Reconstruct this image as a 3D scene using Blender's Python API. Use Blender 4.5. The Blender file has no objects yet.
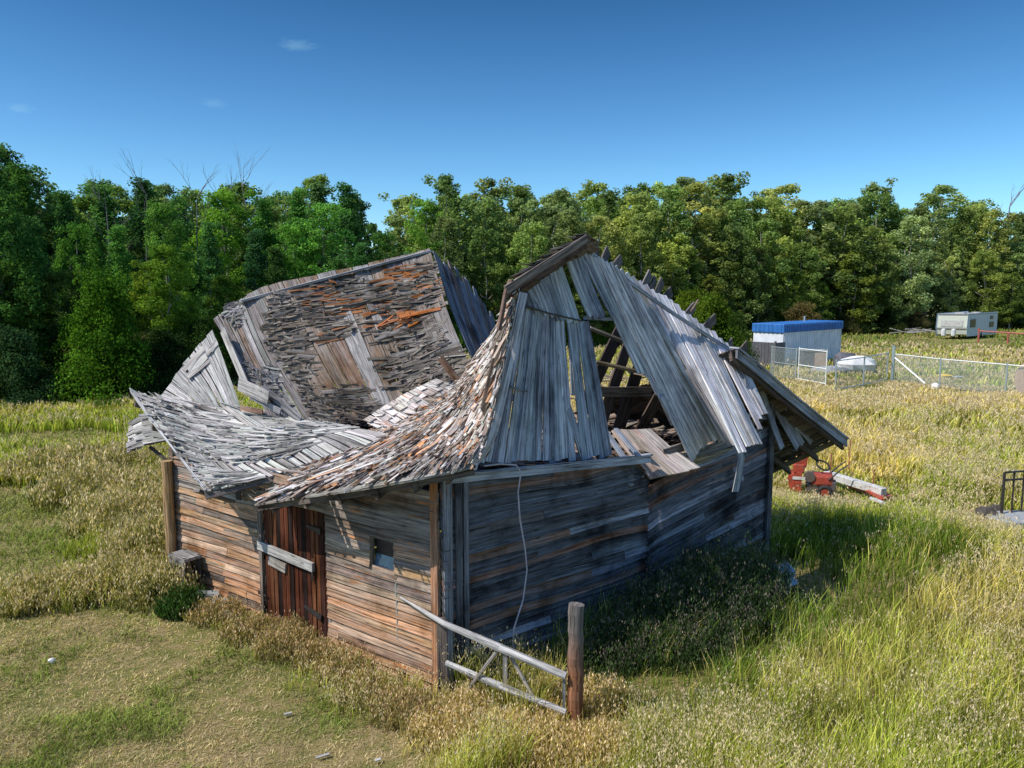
import bpy, math, random
import numpy as np
from mathutils import Vector, noise
R = random.Random(11)
NR = np.random.default_rng(5)
sc = bpy.context.scene
COL = sc.collection
# ------------------------------------------------------------------ camera
F, HY, HC = 770.0, 289.0, 4.9
PIT = math.atan((384 - HY) / F)
CP, SP = math.cos(PIT), math.sin(PIT)
cam = bpy.data.cameras.new("camera")
camo = bpy.data.objects.new("camera", cam)
COL.objects.link(camo)
cam.sensor_width = 36
cam.lens = F / 1024 * 36
cam.clip_end = 5000
camo.location = (0, 0, HC)
camo.rotation_euler = (math.pi / 2 - PIT, 0, 0)
sc.camera = camo
V3 = Vector

def ray(x, y):
    a = x - 512; b = 384 - y
    return V3((a, CP * F + SP * b, -SP * F + CP * b))
CO = V3((0, 0, HC))
def at(x, y, Y):                    # a world point at depth Y metres
    d = ray(x, y); return CO + d * (Y / d.y)
def onz(x, y, z=0.0):               # a world point at height z
    d = ray(x, y); return CO + d * ((z - HC) / d.z)
A = onz(442, 693); L = onz(178, 582); Rr = onz(766, 560)
U = (L - A).normalized(); V = (Rr - A).normalized()
LU = (L - A).length; LV = (Rr - A).length
Z = V3((0, 0, 1))
NL = V3((-U.y, U.x, 0));  NL = NL if NL.dot(V) < 0 else -NL     # outward of left wall
NRt = V3((-V.y, V.x, 0)); NRt = NRt if NRt.dot(U) < 0 else -NRt  # outward of right wall
def W(a, b=0.0, z=0.0):
    return A + U * a + V * b + Z * z
def ona(x, y, a=0.0):               # point on plane a = const
    d = ray(x, y); t = (A + U * a - CO).dot(NRt) / d.dot(NRt); return CO + d * t
def onb(x, y, b=0.0):
    d = ray(x, y); t = (A + V * b - CO).dot(NL) / d.dot(NL); return CO + d * t

# ------------------------------------------------------------------ tags
def tag(o, label=None, cat=None, group=None, kind=None):
    if label: o["label"] = label
    if cat: o["category"] = cat
    if group: o["group"] = group
    if kind: o["kind"] = kind
    return o
def empty(name, loc=(0, 0, 0), label=None, cat=None, group=None):
    o = bpy.data.objects.new(name, None); o.empty_display_size = .2
    o.location = loc; COL.objects.link(o)
    return tag(o, label, cat, group)
def adopt(o, parent):
    o.parent = parent
    if parent is not None:
        M = parent_world(parent)
        o.matrix_parent_inverse = M.inverted()
def parent_world(p):
    from mathutils import Matrix
    M = Matrix.Translation(p.location) @ p.rotation_euler.to_matrix().to_4x4()
    if p.parent is not None:
        M = parent_world(p.parent) @ p.matrix_parent_inverse @ M
    return M

# ------------------------------------------------------------------ materials
def nodes(name):
    m = bpy.data.materials.new(name); m.use_nodes = True
    nt = m.node_tree; nt.nodes.clear()
    out = nt.nodes.new("ShaderNodeOutputMaterial")
    return m, nt, out
def N(nt, t, **k):
    n = nt.nodes.new(t)
    for a, b in k.items():
        if a.startswith("_"): setattr(n, a[1:], b)
        else:
            n.inputs[a.replace("__", " ")].default_value = b
    return n
def ramp(nt, stops, interp="LINEAR"):
    r = nt.nodes.new("ShaderNodeValToRGB"); cr = r.color_ramp; cr.interpolation = interp
    while len(cr.elements) > 1: cr.elements.remove(cr.elements[-1])
    for i, (p, c) in enumerate(stops):
        e = cr.elements[0] if i == 0 else cr.elements.new(p)
        e.position = p
        if not isinstance(c, (tuple, list)): c = (c, c, c)
        e.color = (*c, 1)
    return r
def mixc(nt, typ, fac, a, b):
    m = nt.nodes.new("ShaderNodeMix"); m.data_type = "RGBA"; m.blend_type = typ
    for key, val in ((0, fac), (6, a), (7, b)):
        if isinstance(val, bpy.types.NodeSocket): nt.links.new(val, m.inputs[key])
        elif key == 0: m.inputs[0].default_value = val
        else: m.inputs[key].default_value = (*val, 1) if len(val) == 3 else val
    return m.outputs[2]

def wood_mat(name, grey=0.5, greycol=(.36, .37, .40), dark=.35, rough=.85, stain=None, stain_amt=.0):
    """board colour from 'Col', grain along UV.x, silver weathering, dark cracks, optional stain"""
    m, nt, out = nodes(name); K = nt.links.new
    col = N(nt, "ShaderNodeAttribute", _attribute_name="Col")
    uv = nt.nodes.new("ShaderNodeUVMap")
    def nz(sx, sy, det=4, rg=.6, sc_=1.0):
        mp = nt.nodes.new("ShaderNodeMapping"); mp.inputs["Scale"].default_value = (sx, sy, 1)
        K(uv.outputs[0], mp.inputs[0])
        n = N(nt, "ShaderNodeTexNoise", Scale=sc_, Detail=det, Roughness=rg); K(mp.outputs[0], n.inputs["Vector"])
        return n.outputs["Fac"]
    g1 = nz(1.3, 30, 6, .72); g2 = nz(.7, 60, 3, .7); g3 = nz(1.1, 7, 4, .6)
    geo = nt.nodes.new("ShaderNodeTexCoord")
    big = N(nt, "ShaderNodeTexNoise", Scale=1.3, Detail=4, Roughness=.65); K(geo.outputs["Object"], big.inputs["Vector"])
    gr = ramp(nt, [(.32, .22), (.5, .92), (.68, 1.6)]); K(g1, gr.inputs[0])
    ck = ramp(nt, [(.36, .06), (.43, 1)]); K(g2, ck.inputs[0])
    sm = ramp(nt, [(.38, 0.0), (.62, 1.0)])
    av = nt.nodes.new("ShaderNodeMath"); av.operation = "ADD"; K(g3, av.inputs[0]); K(big.outputs["Fac"], av.inputs[1])
    hf = nt.nodes.new("ShaderNodeMath"); hf.operation = "MULTIPLY"; hf.inputs[1].default_value = .5; K(av.outputs[0], hf.inputs[0])
    K(hf.outputs[0], sm.inputs[0])
    gm = nt.nodes.new("ShaderNodeMath"); gm.operation = "MULTIPLY"; gm.inputs[1].default_value = grey; K(sm.outputs[0], gm.inputs[0])
    c = mixc(nt, "MIX", gm.outputs[0], col.outputs["Color"], greycol)
    if stain:
        smp = nt.nodes.new("ShaderNodeMapping"); smp.inputs["Scale"].default_value = (1.3, 14, 1); K(uv.outputs[0], smp.inputs[0])
        st = N(nt, "ShaderNodeTexNoise", Scale=1., Detail=5, Roughness=.7); K(smp.outputs[0], st.inputs["Vector"])
        sr = ramp(nt, [(.60 - stain_amt, 0.), (.66 - stain_amt * .6, 1.)]); K(st.outputs["Fac"], sr.inputs[0])
        s2 = nt.nodes.new("ShaderNodeMath"); s2.operation = "MULTIPLY"; s2.inputs[1].default_value = .8; K(sr.outputs[0], s2.inputs[0])
        c = mixc(nt, "MIX", s2.outputs[0], c, stain)
    c = mixc(nt, "MULTIPLY", 1.0, c, gr.outputs[0])
    c = mixc(nt, "MULTIPLY", .85, c, ck.outputs[0])
    kmp = nt.nodes.new("ShaderNodeMapping"); kmp.inputs["Scale"].default_value = (2.1, 9, 1); K(uv.outputs[0], kmp.inputs[0])
    kv = N(nt, "ShaderNodeTexVoronoi", Scale=1.0); K(kmp.outputs[0], kv.inputs["Vector"])
    kr = ramp(nt, [(.05, .18), (.13, 1.)]); K(kv.outputs["Distance"], kr.inputs[0]); c = mixc(nt, "MULTIPLY", .8, c, kr.outputs[0])
    dk = ramp(nt, [(.33, dark), (.5, 1.)]); K(big.outputs["Fac"], dk.inputs[0])
    c = mixc(nt, "MULTIPLY", .8, c, dk.outputs[0])
    b = N(nt, "ShaderNodeBsdfPrincipled", Roughness=rough)
    b.inputs["Specular IOR Level"].default_value = .06
    K(c, b.inputs["Base Color"])
    bp = N(nt, "ShaderNodeBump", Strength=.55, Distance=.012); K(g1, bp.inputs["Height"]); K(bp.outputs[0], b.inputs["Normal"])
    K(b.outputs[0], out.inputs[0])
    return m
def plain_mat(name, col, rough=.6, metal=0, var=.25, scale=6, bump=.1, rust=None, rust_amt=.0):
    m, nt, out = nodes(name); K = nt.links.new
    tc = nt.nodes.new("ShaderNodeTexCoord")
    n = N(nt, "ShaderNodeTexNoise", Scale=scale, Detail=6, Roughness=.65); K(tc.outputs["Object"], n.inputs["Vector"])
    r = ramp(nt, [(.3, 1 - var), (.7, 1 + var * .6)]); K(n.outputs["Fac"], r.inputs[0])
    c = mixc(nt, "MULTIPLY", 1.0, col, r.outputs[0])
    if rust:
        n2 = N(nt, "ShaderNodeTexNoise", Scale=scale * 1.7, Detail=8, Roughness=.7); K(tc.outputs["Object"], n2.inputs["Vector"])
        r2 = ramp(nt, [(.62 - rust_amt, 0.), (.70 - rust_amt, 1.)]); K(n2.outputs["Fac"], r2.inputs[0])
        c = mixc(nt, "MIX", r2.outputs[0], c, rust)
    b = N(nt, "ShaderNodeBsdfPrincipled", Roughness=rough, Metallic=metal)
    K(c, b.inputs["Base Color"])
    bp = N(nt, "ShaderNodeBump", Strength=bump, Distance=.02); K(n.outputs["Fac"], bp.inputs["Height"]); K(bp.outputs[0], b.inputs["Normal"])
    K(b.outputs[0], out.inputs[0])
    return m
def leaf_mat(name, trans=.35, objcol=False, gain=1.0):
    m, nt, out = nodes(name); K = nt.links.new
    col = N(nt, "ShaderNodeAttribute", _attribute_name="Col")
    c = col.outputs["Color"]
    if objcol:
        oi = nt.nodes.new("ShaderNodeObjectInfo")
        c = mixc(nt, "MULTIPLY", 1.0, c, oi.outputs["Color"])
        tc = nt.nodes.new("ShaderNodeNewGeometry")
        n = N(nt, "ShaderNodeTexNoise", Scale=.3, Detail=4); K(tc.outputs["Position"], n.inputs["Vector"])
        r = ramp(nt, [(.35, (.8, .9, .85)), (.65, (1.38, 1.32, 1.05))]); K(n.outputs["Fac"], r.inputs[0])
        c = mixc(nt, "MULTIPLY", 1.0, c, r.outputs[0])
    d = N(nt, "ShaderNodeBsdfDiffuse"); K(c, d.inputs["Color"])
    t = N(nt, "ShaderNodeBsdfTranslucent")
    tcol = mixc(nt, "MULTIPLY", 1.0, c, (1.2 * gain, 1.2 * gain, (.85 if objcol else .6) * gain)); K(tcol, t.inputs["Color"])
    mx = N(nt, "ShaderNodeMixShader", Fac=trans); K(d.outputs[0], mx.inputs[1]); K(t.outputs[0], mx.inputs[2])
    K(mx.outputs[0], out.inputs[0])
    return m

M = {}
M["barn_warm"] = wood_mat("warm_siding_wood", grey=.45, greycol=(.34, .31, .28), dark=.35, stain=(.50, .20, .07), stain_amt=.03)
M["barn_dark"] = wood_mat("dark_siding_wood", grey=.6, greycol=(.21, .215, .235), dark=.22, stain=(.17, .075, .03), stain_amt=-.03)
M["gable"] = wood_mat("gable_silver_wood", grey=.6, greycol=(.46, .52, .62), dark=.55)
M["gable_lit"] = wood_mat("sunlit_gable_wood", grey=.6, greycol=(.74, .73, .74), dark=.6)  # lighter copy of the gable wood, sunlight put into its colour
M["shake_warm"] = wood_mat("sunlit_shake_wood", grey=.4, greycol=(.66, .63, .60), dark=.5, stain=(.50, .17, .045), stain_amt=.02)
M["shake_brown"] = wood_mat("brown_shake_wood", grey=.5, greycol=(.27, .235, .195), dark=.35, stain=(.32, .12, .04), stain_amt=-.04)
M["shake_grey"] = wood_mat("silver_shake_wood", grey=.55, greycol=(.54, .515, .48), dark=.4)
M["sheath"] = wood_mat("sheathing_wood", grey=.6, greycol=(.33, .32, .31), dark=.5, stain=(.38, .13, .04), stain_amt=-.03)
M["inner"] = wood_mat("inner_dark_wood", grey=.3, greycol=(.16, .14, .13), dark=.4)
M["door"] = wood_mat("red_brown_door_wood", grey=.15, greycol=(.14, .10, .09), dark=.4)
M["rail"] = wood_mat("bleached_rail_wood", grey=.5, greycol=(.42, .41, .40), dark=.6)
M["post"] = wood_mat("post_wood", grey=.35, greycol=(.22, .20, .18), dark=.5)
M["iron"] = plain_mat("black_iron", (.06, .055, .055), .55, .6, rust=(.16, .06, .03), rust_amt=.05, scale=20)
M["glass"] = plain_mat("dusty_glass", (.12, .18, .24), .12, 0, var=.5, scale=9)
M["bluepaint"] = plain_mat("weathered_blue_board", (.34, .52, .66), .6, 0, var=.3)
M["cable"] = plain_mat("pale_cable", (.50, .46, .52), .5, 0, var=.3)
M["galv"] = plain_mat("galvanised_steel", (.45, .52, .52), .4, .5, var=.15)
M["whitesteel"] = plain_mat("white_pipe", (.75, .77, .74), .5, 0, var=.1)
M["redsteel"] = plain_mat("red_oxide_pipe", (.36, .10, .07), .6, 0, var=.2)
M["red"] = plain_mat("faded_red_paint", (.40, .055, .028), .55, 0, var=.45, scale=12, rust=(.17, .065, .035), rust_amt=.10)
M["rubber"] = plain_mat("black_rubber", (.02, .02, .02), .8)
M["engine"] = plain_mat("dirty_metal", (.16, .14, .13), .5, .5, rust=(.2, .08, .04), rust_amt=.08, scale=18)
M["whitebeam"] = plain_mat("chipped_white_paint", (.58, .57, .54), .7, 0, var=.3, scale=7, rust=(.32, .23, .15), rust_amt=.08)
M["bluetop"] = plain_mat("blue_painted_metal", (.03, .16, .46), .5, 0, var=.3, scale=1.8)
M["whiteside"] = plain_mat("white_ribbed_metal", (.74, .77, .80), .5, 0, var=.18, scale=1.8)
M["greybox"] = plain_mat("dark_grey_panel", (.10, .10, .115), .7, 0, var=.3, scale=2)
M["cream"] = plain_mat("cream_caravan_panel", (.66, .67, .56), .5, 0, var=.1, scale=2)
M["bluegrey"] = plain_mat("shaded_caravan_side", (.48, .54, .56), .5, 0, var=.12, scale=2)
M["darkwin"] = plain_mat("dark_window", (.03, .045, .07), .15)
M["tan"] = plain_mat("pinkish_plywood", (.52, .36, .26), .7, 0, var=.2)
M["tarp"] = plain_mat("white_tarp", (.75, .74, .72), .6, 0, var=.15, bump=.6, scale=3)
M["stone"] = plain_mat("grey_stone", (.30, .32, .33), .8, 0, var=.3, scale=5, bump=.5)
M["yellow"] = plain_mat("yellow_plastic", (.75, .5, .03), .5)
M["bark"] = plain_mat("pale_aspen_bark", (.30, .29, .25), .8, 0, var=.5, scale=5, bump=.4)
M["barkdark"] = plain_mat("dark_bark", (.07, .06, .05), .9, 0, var=.4, scale=5, bump=.5)
M["deadwood"] = plain_mat("bare_dead_wood", (.17, .155, .15), .85, 0, var=.3)
M["leaf"] = leaf_mat("poplar_leaves", .42, True)
M["grass"] = leaf_mat("grass_blades", .35, False)

# ------------------------------------------------------------------ mesh builder
class MB:
    def __init__(s):
        s.v = []; s.f = []; s.uv = []; s.c = []
    def add(s, vs, fs, uvs, col):
        b = len(s.v); s.v += [tuple(p) for p in vs]
        s.f += [tuple(b + i for i in f) for f in fs]
        for u in uvs: s.uv += u
        s.c += [(*col, 1.0)] * len(vs)
    def ribbon(s, e0, e1, th, col, up=None, uo=None):
        """a board between two edge polylines, thickness th below the given surface"""
        n = len(e0); vs = []
        uo = uo if uo is not None else R.random() * 50; vo = R.random() * 20
        le = 0; Ls = []
        for i in range(n):
            if i: le += (e0[i] - e0[i - 1]).length
            Ls.append(le)
            j = min(i, n - 2)
            tg = (e0[j + 1] - e0[j]); wd = e1[i] - e0[i]
            nn = tg.cross(wd)
            if nn.length < 1e-9: nn = V3((0, 0, 1))
            nn.normalize()
            ref = up if up is not None else Z
            if nn.dot(ref) < 0: nn = -nn
            vs += [e0[i], e1[i], e1[i] - nn * th, e0[i] - nn * th]
        fs = []; uvs = []
        for i in range(n - 1):
            p, q = 4 * i, 4 * (i + 1); a, b = Ls[i] + uo, Ls[i + 1] + uo
            w = (e1[i] - e0[i]).length
            fs += [(p, q, q + 1, p + 1), (p + 1, q + 1, q + 2, p + 2), (p + 2, q + 2, q + 3, p + 3), (p + 3, q + 3, q, p)]
            uvs += [[(a, vo), (b, vo), (b, vo + w), (a, vo + w)], [(a, vo + w), (b, vo + w), (b, vo + w + th), (a, vo + w + th)],
                    [(a, vo), (b, vo), (b, vo + w), (a, vo + w)], [(a, vo - th), (b, vo - th), (b, vo), (a, vo)]]
        fs += [(0, 1, 2, 3), (4 * n - 1, 4 * n - 2, 4 * n - 3, 4 * n - 4)]
        for _ in range(2): uvs.append([(uo, vo), (uo + th, vo), (uo + th, vo + .1), (uo, vo + .1)])
        s.add(vs, fs, uvs, col)
    def board(s, p, q, w, th, col, up=Z, seg=1, sag=0.0, w2=None):
        """straight board p->q, centre line at its top face; width across, facing up"""
        d = (q - p).normalized(); wd = d.cross(up)
        if wd.length < 1e-6: wd = d.cross(V3((1, 0, 0)))
        wd.normalize(); nn = wd.cross(d).normalized()
        if nn.dot(up) < 0: nn = -nn
        w2 = w if w2 is None else w2
        e0 = []; e1 = []
        for i in range(seg + 1):
            t = i / seg; c = p.lerp(q, t) - Z * (sag * 4 * t * (1 - t)); ww = w + (w2 - w) * t
            e0.append(c - wd * ww / 2); e1.append(c + wd * ww / 2)
        s.ribbon(e0, e1, th, col, up=nn)
    def box(s, c, sx, sy, sz, col=(1, 1, 1), ax=None):
        """box centred at c with axes ax=(x,y,z unit vectors), full sizes"""
        X, Y, Z_ = ax or (V3((1, 0, 0)), V3((0, 1, 0)), Z)
        vs = [c + X * (i * sx / 2) + Y * (j * sy / 2) + Z_ * (k * sz / 2) for k in (-1, 1) for j in (-1, 1) for i in (-1, 1)]
        fs = [(0, 2, 3, 1), (4, 5, 7, 6), (0, 1, 5, 4), (2, 6, 7, 3), (0, 4, 6, 2), (1, 3, 7, 5)]
        uo = R.random() * 9; uvs = []
        for k in range(6):
            a, b = ((sx, sy), (sx, sy), (sx, sz), (sx, sz), (sz, sy), (sz, sy))[k]
            uvs.append([(uo, 0), (uo + a, 0), (uo + a, b), (uo, b)])
        s.add(vs, fs, uvs, col)
    def tube(s, pts, rs, n=8, col=(1, 1, 1), cap=True):
        if not isinstance(rs, (list, tuple)): rs = [rs] * len(pts)
        vs = []; fs = []; uvs = []; le = R.random() * 20; ls = []
        for i, p in enumerate(pts):
            if i: le += (pts[i] - pts[i - 1]).length
            ls.append(le)
            d = (pts[min(i + 1, len(pts) - 1)] - pts[max(i - 1, 0)]).normalized()
            x = d.cross(Z if abs(d.z) < .9 else V3((1, 0, 0))).normalized(); y = d.cross(x)
            for k in range(n):
                an = 2 * math.pi * k / n
                vs.append(p + (x * math.cos(an) + y * math.sin(an)) * rs[i])
        for i in range(len(pts) - 1):
            for k in range(n):
                k2 = (k + 1) % n
                fs.append((i * n + k, i * n + k2, (i + 1) * n + k2, (i + 1) * n + k))
                c0 = k / n * 6.28 * rs[i]; c1 = (k + 1) / n * 6.28 * rs[i]
                uvs.append([(ls[i], c0), (ls[i], c1), (ls[i + 1], c1), (ls[i + 1], c0)])
        if cap:
            fs.append(tuple(range(n))); fs.append(tuple((len(pts) - 1) * n + k for k in range(n - 1, -1, -1)))
            for _ in range(2): uvs.append([(rs[0] * math.cos(6.28 * k / n), rs[0] * math.sin(6.28 * k / n)) for k in range(n)])
        s.add(vs, fs, uvs, col)
    def build(s, name, mat, parent=None, smooth=False, bevel=0):
        me = bpy.data.meshes.new(name); me.from_pydata(s.v, [], s.f)
        uv = me.uv_layers.new(name="UVMap"); uv.data.foreach_set("uv", [x for p in s.uv for x in p])
        ca = me.color_attributes.new("Col", "FLOAT_COLOR", "POINT"); ca.data.foreach_set("color", [x for p in s.c for x in p])
        me.materials.append(mat); me.update()
        if smooth: me.polygons.foreach_set("use_smooth", [True] * len(me.polygons))
        o = bpy.data.objects.new(name, me); COL.objects.link(o)
        if parent is not None: adopt(o, parent)
        if bevel:
            b = o.modifiers.new("bevel", "BEVEL"); b.width = bevel; b.segments = 2
        return o
def np_quads(name, Vv, Q, C, mat, parent=None):
    me = bpy.data.meshes.new(name)
    nv, nq = len(Vv), len(Q)
    me.vertices.add(nv); me.vertices.foreach_set("co", np.ascontiguousarray(Vv, dtype=np.float32).ravel())
    me.loops.add(nq * 4); me.loops.foreach_set("vertex_index", np.ascontiguousarray(Q, dtype=np.int32).ravel())
    me.polygons.add(nq); me.polygons.foreach_set("loop_start", np.arange(0, nq * 4, 4, dtype=np.int32))
    me.update(calc_edges=True)
    ca = me.color_attributes.new("Col", "FLOAT_COLOR", "POINT")
    C4 = np.ones((nv, 4), dtype=np.float32); C4[:, :3] = C; ca.data.foreach_set("color", C4.ravel())
    me.materials.append(mat); me.validate()
    if name is None: return me
    o = bpy.data.objects.new(name, me); COL.objects.link(o)
    if parent is not None: adopt(o, parent)
    return o
def jit(c, v=.25, hue=.05):
    k = 1 + R.uniform(-v, v)
    return tuple(max(.003, x * k * (1 + R.uniform(-hue, hue))) for x in c)
def nz(x, y=0, z=0): return noise.noise(V3((x, y, z)))

# ------------------------------------------------------------------ surfaces
def cr(p0, p1, p2, p3, t):
    return .5 * ((2 * p1) + (p2 - p0) * t + (2 * p0 - 5 * p1 + 4 * p2 - p3) * t * t + (3 * p1 - p0 - 3 * p2 + p3) * t ** 3)
def crl(P, t):
    n = len(P) - 1; x = min(max(t, -.02), 1.02) * n; i = min(max(int(math.floor(x)), 0), n - 1); f = x - i
    g = lambda k: P[k] if 0 <= k <= n else (2 * P[0] - P[1] if k < 0 else 2 * P[n] - P[n - 1])
    return cr(g(i - 1), P[i], P[i + 1], g(i + 2), f)
class Surf:
    def __init__(s, cols):      # cols[s][t]
        s.c = cols
    def __call__(s, u, v):
        return crl([crl(c, v) for c in s.c], u)
    def nrm(s, u, v, up=Z):
        e = .01
        n = (s(min(u + e, 1), v) - s(max(u - e, 0), v)).cross(s(u, min(v + e, 1)) - s(u, max(v - e, 0)))
        if n.length < 1e-9: return up.copy()
        n.normalize()
        return n if n.dot(up) > 0 else -n
def sheathing(S, nrow, cols, gap=.012, th=.022, off=0.0, miss=None, seg=8, ends=.0, up=Z, breaks=.25, cut=None):
    mb = MB()
    for j in range(nrow):
        t0, t1 = j / nrow, (j + 1) / nrow
        lw = (S(.5, t1) - S(.5, t0)).length; g = gap / max(lw, .01) / nrow * R.uniform(.3, 1.8)
        pieces = []; x = 0 - R.uniform(-ends, ends)
        xe = 1 + R.uniform(-ends, ends)
        while x < xe - .02:
            nx = xe if R.random() > breaks else min(xe, x + R.uniform(.25, .6))
            if xe - nx < .1: nx = xe
            pieces.append((x, nx)); x = nx
        if cut and t0 > cut[2]:
            q_ = []
            for (a, b) in pieces:
                if b <= cut[0] or a >= cut[1]: q_.append((a, b)); continue
                if a < cut[0]: q_.append((a, cut[0]))
                if b > cut[1]: q_.append((cut[1], b))
            pieces = [p_ for p_ in q_ if p_[1] - p_[0] > .02]
        for (a, b) in pieces:
            if miss and miss((a + b) / 2, (t0 + t1) / 2): continue
            ns = max(2, int(seg * (b - a)) + 1); e0 = []; e1 = []
            lift = R.uniform(-.008, .012); tw = R.uniform(-.012, .012)
            for i in range(ns):
                u = a + (b - a - .004) * i / (ns - 1); n = S.nrm(u, (t0 + t1) / 2, up)
                e0.append(S(u, t0 + g) + n * (off + lift + tw)); e1.append(S(u, t1 - g) + n * (off + lift - tw))
            mb.ribbon(e0, e1, th, jit(R.choice(cols), .22), up=n)
    return mb
def shakes(S, Ls, Lt, cols, wid=(.07, .15), ln=(.3, .45), expo=.13, lift=(.012, .05), miss=None, skew=.03, off=.012, curl=.5, up=Z, colfn=None, slip=.02):
    mb = MB(); nr = int(Lt / expo)
    for j in range(nr + 1):
        s = R.uniform(-.02, 0)
        while s < 1.0:
            w = R.uniform(*wid) / Ls
            t = (j + R.uniform(-.3, .3)) * expo / Lt
            if not (miss and miss(s + w / 2, t)):
                l = R.uniform(*ln) / Lt
                t0 = t - l; t1 = t + R.uniform(-1, 1) * slip
                t0 = max(t0, -.01); t1 = min(t1, 1.02)
                if t1 - t0 > .3 * l:
                    sk = R.gauss(0, skew) / Ls; sa, sb = max(s, -.01), min(s + w * .93, 1.01)
                    tm = (t0 + t1) / 2
                    n = S.nrm(min(max(s, 0), 1), min(max(tm, 0), 1), up)
                    h1 = off + R.uniform(*lift); h0 = off * .6
                    if R.random() < .07: h1 += R.uniform(.02, .07)
                    hm = (h0 + h1) / 2 - R.uniform(-.2, 1) * curl * .02
                    tilt = R.uniform(-.014, .014)
                    e0 = [S(sa, t0) + n * (h0 + tilt), S(sa + sk / 2, tm) + n * (hm + tilt), S(sa + sk, t1) + n * (h1 + tilt)]
                    e1 = [S(sb, t0) + n * (h0 - tilt), S(sb + sk / 2, tm) + n * (hm - tilt), S(sb + sk, t1) + n * (h1 - tilt)]
                    if R.random() < .25:      # split, tapered butt
                        e1[2] = e1[2].lerp(e0[2], R.uniform(.3, .8))
                    c = colfn(s, t) if colfn else R.choice(cols)
                    mb.ribbon(e0, e1, R.uniform(.006, .014), jit(c, .3), up=n)
            s += w + R.choice((0, 0, .004, .02)) / Ls
    return mb
def rafters(S, ss, parent, mat, t0=0, t1=1, up=Z, depth=.14, wd=.055, off=-.03):
    for s in ss:
        mb = MB(); e0 = []; e1 = []
        for i in range(7):
            t = t0 + (t1 - t0) * i / 6; n = S.nrm(s, t, up); d = (S(min(s + .02, 1), t) - S(max(s - .02, 0), t)).normalized()
            c = S(s, t) + n * (off); e0.append(c - d * wd / 2); e1.append(c + d * wd / 2)
        mb.ribbon(e0, e1, depth, jit((.13, .10, .08)), up=n)
        mb.build("rafter", mat, parent)

GREY = [(.34, .33, .32), (.27, .26, .26), (.42, .41, .39), (.22, .21, .20)]
SILV = [(.60, .575, .53), (.47, .45, .42), (.68, .655, .61), (.28, .26, .24)]
WARM = [(.66, .62, .58), (.52, .43, .35), (.72, .69, .65), (.58, .52, .46), (.34, .25, .19), (.60, .28, .11), (.22, .17, .14)]
BRWN = [(.17, .14, .12), (.24, .21, .18), (.11, .09, .075), (.32, .29, .25), (.19, .15, .11), (.08, .07, .06), (.26, .22, .18)]

# ================================================================== BARN
barn = empty("collapsed_barn", (A + U * 3 + V * 3.5), "weathered grey timber barn with its roof caved in, standing in long grass", "barn")

# ---- walls -------------------------------------------------------
def wall(name, P0, D, length, out, ztop, rows, cols, mat, label, holes=(), wob=.02, colfn=None, lean=None, kick=.03, zoff=None):
    mb = MB(); hrow = 2.75 / rows
    for j in range(rows):
        z0 = j * hrow - .02; z1 = z0 + hrow + .02
        x = 0.0
        while x < length - .01:
            nx = min(length, x + R.uniform(1.2, 4.5))
            if length - nx < .5: nx = length
            segs = [(x, nx)]
            for (ha, hb, hz0, hz1) in holes:
                if z0 + hrow / 2 > hz0 and z0 + hrow / 2 < hz1:
                    ns = []
                    for (p, q) in segs:
                        if hb <= p or ha >= q: ns.append((p, q)); continue
                        if p < ha: ns.append((p, ha))
                        if q > hb: ns.append((hb, q))
                    segs = ns
            for (p, q) in segs:
                if q - p < .05: continue
                zt = ztop((p + q) / 2)
                if z0 > zt - .04: continue
                n = max(3, int((q - p) / .35) + 2); e0 = []; e1 = []
                ex = R.uniform(0, .01); so = R.uniform(-.006, .006); bow = R.uniform(0, .02)
                for i in range(n):
                    t = p + (q - p) * i / (n - 1)
                    zo = wob * nz(t * .5, j * .22, 3.3) * 2 + so + (zoff(t, z0) if zoff else 0)
                    ln_ = lean(t, z0) if lean else 0.
                    ln2 = lean(t, z1) if lean else 0.
                    zz1 = min(z1 + zo, ztop(t) + .01)
                    zz0 = min(z0 + zo, zz1 - .01)
                    fr = i / (n - 1); bw = bow * (2 * fr - 1) ** 2 * .8
                    e0.append(P0 + D * t + out * (kick + ex + ln_ + bw) + Z * zz0)
                    e1.append(P0 + D * t + out * (.002 + ex + ln2 + bw) + Z * zz1)
                c = colfn((p + q) / 2, z0) if colfn else R.choice(cols)
                mb.ribbon(e0, e1, .02, jit(c, .3), up=out)
            x = nx
    o = mb.build(name, mat, barn); o["label"] = label
    return o

def ztopL(t):
    return 2.56 - .40 * (t / LU) + .02 * nz(t * 2)
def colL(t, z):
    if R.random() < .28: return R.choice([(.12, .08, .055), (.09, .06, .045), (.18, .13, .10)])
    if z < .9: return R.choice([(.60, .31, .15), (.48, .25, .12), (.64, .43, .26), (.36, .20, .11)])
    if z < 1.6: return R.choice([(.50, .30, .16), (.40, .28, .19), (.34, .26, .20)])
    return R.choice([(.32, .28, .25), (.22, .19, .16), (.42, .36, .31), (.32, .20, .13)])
DOOR = (2.04, 3.52)
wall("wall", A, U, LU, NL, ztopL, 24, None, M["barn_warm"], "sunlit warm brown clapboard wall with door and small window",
     holes=[(DOOR[0], DOOR[1], -1, 1.93), (.74, 1.16, 1.32, 1.76)], colfn=colL, lean=lambda t, z: .05 * nz(t * .4, z * .5) + .02 * math.sin(t))
bs = 0.0
_p = ona(645, 470); bs = (_p - A).dot(V)
def ztopR(t):
    return (2.70 - .25 * t / bs) if t < bs else (2.16 + .46 * (t - bs) / (LV - bs))
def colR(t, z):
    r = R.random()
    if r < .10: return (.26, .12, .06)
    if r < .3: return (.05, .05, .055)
    return R.choice([(.10, .105, .12), (.05, .05, .055), (.14, .15, .17), (.32, .34, .38), (.11, .085, .07), (.07, .06, .055)])
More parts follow.
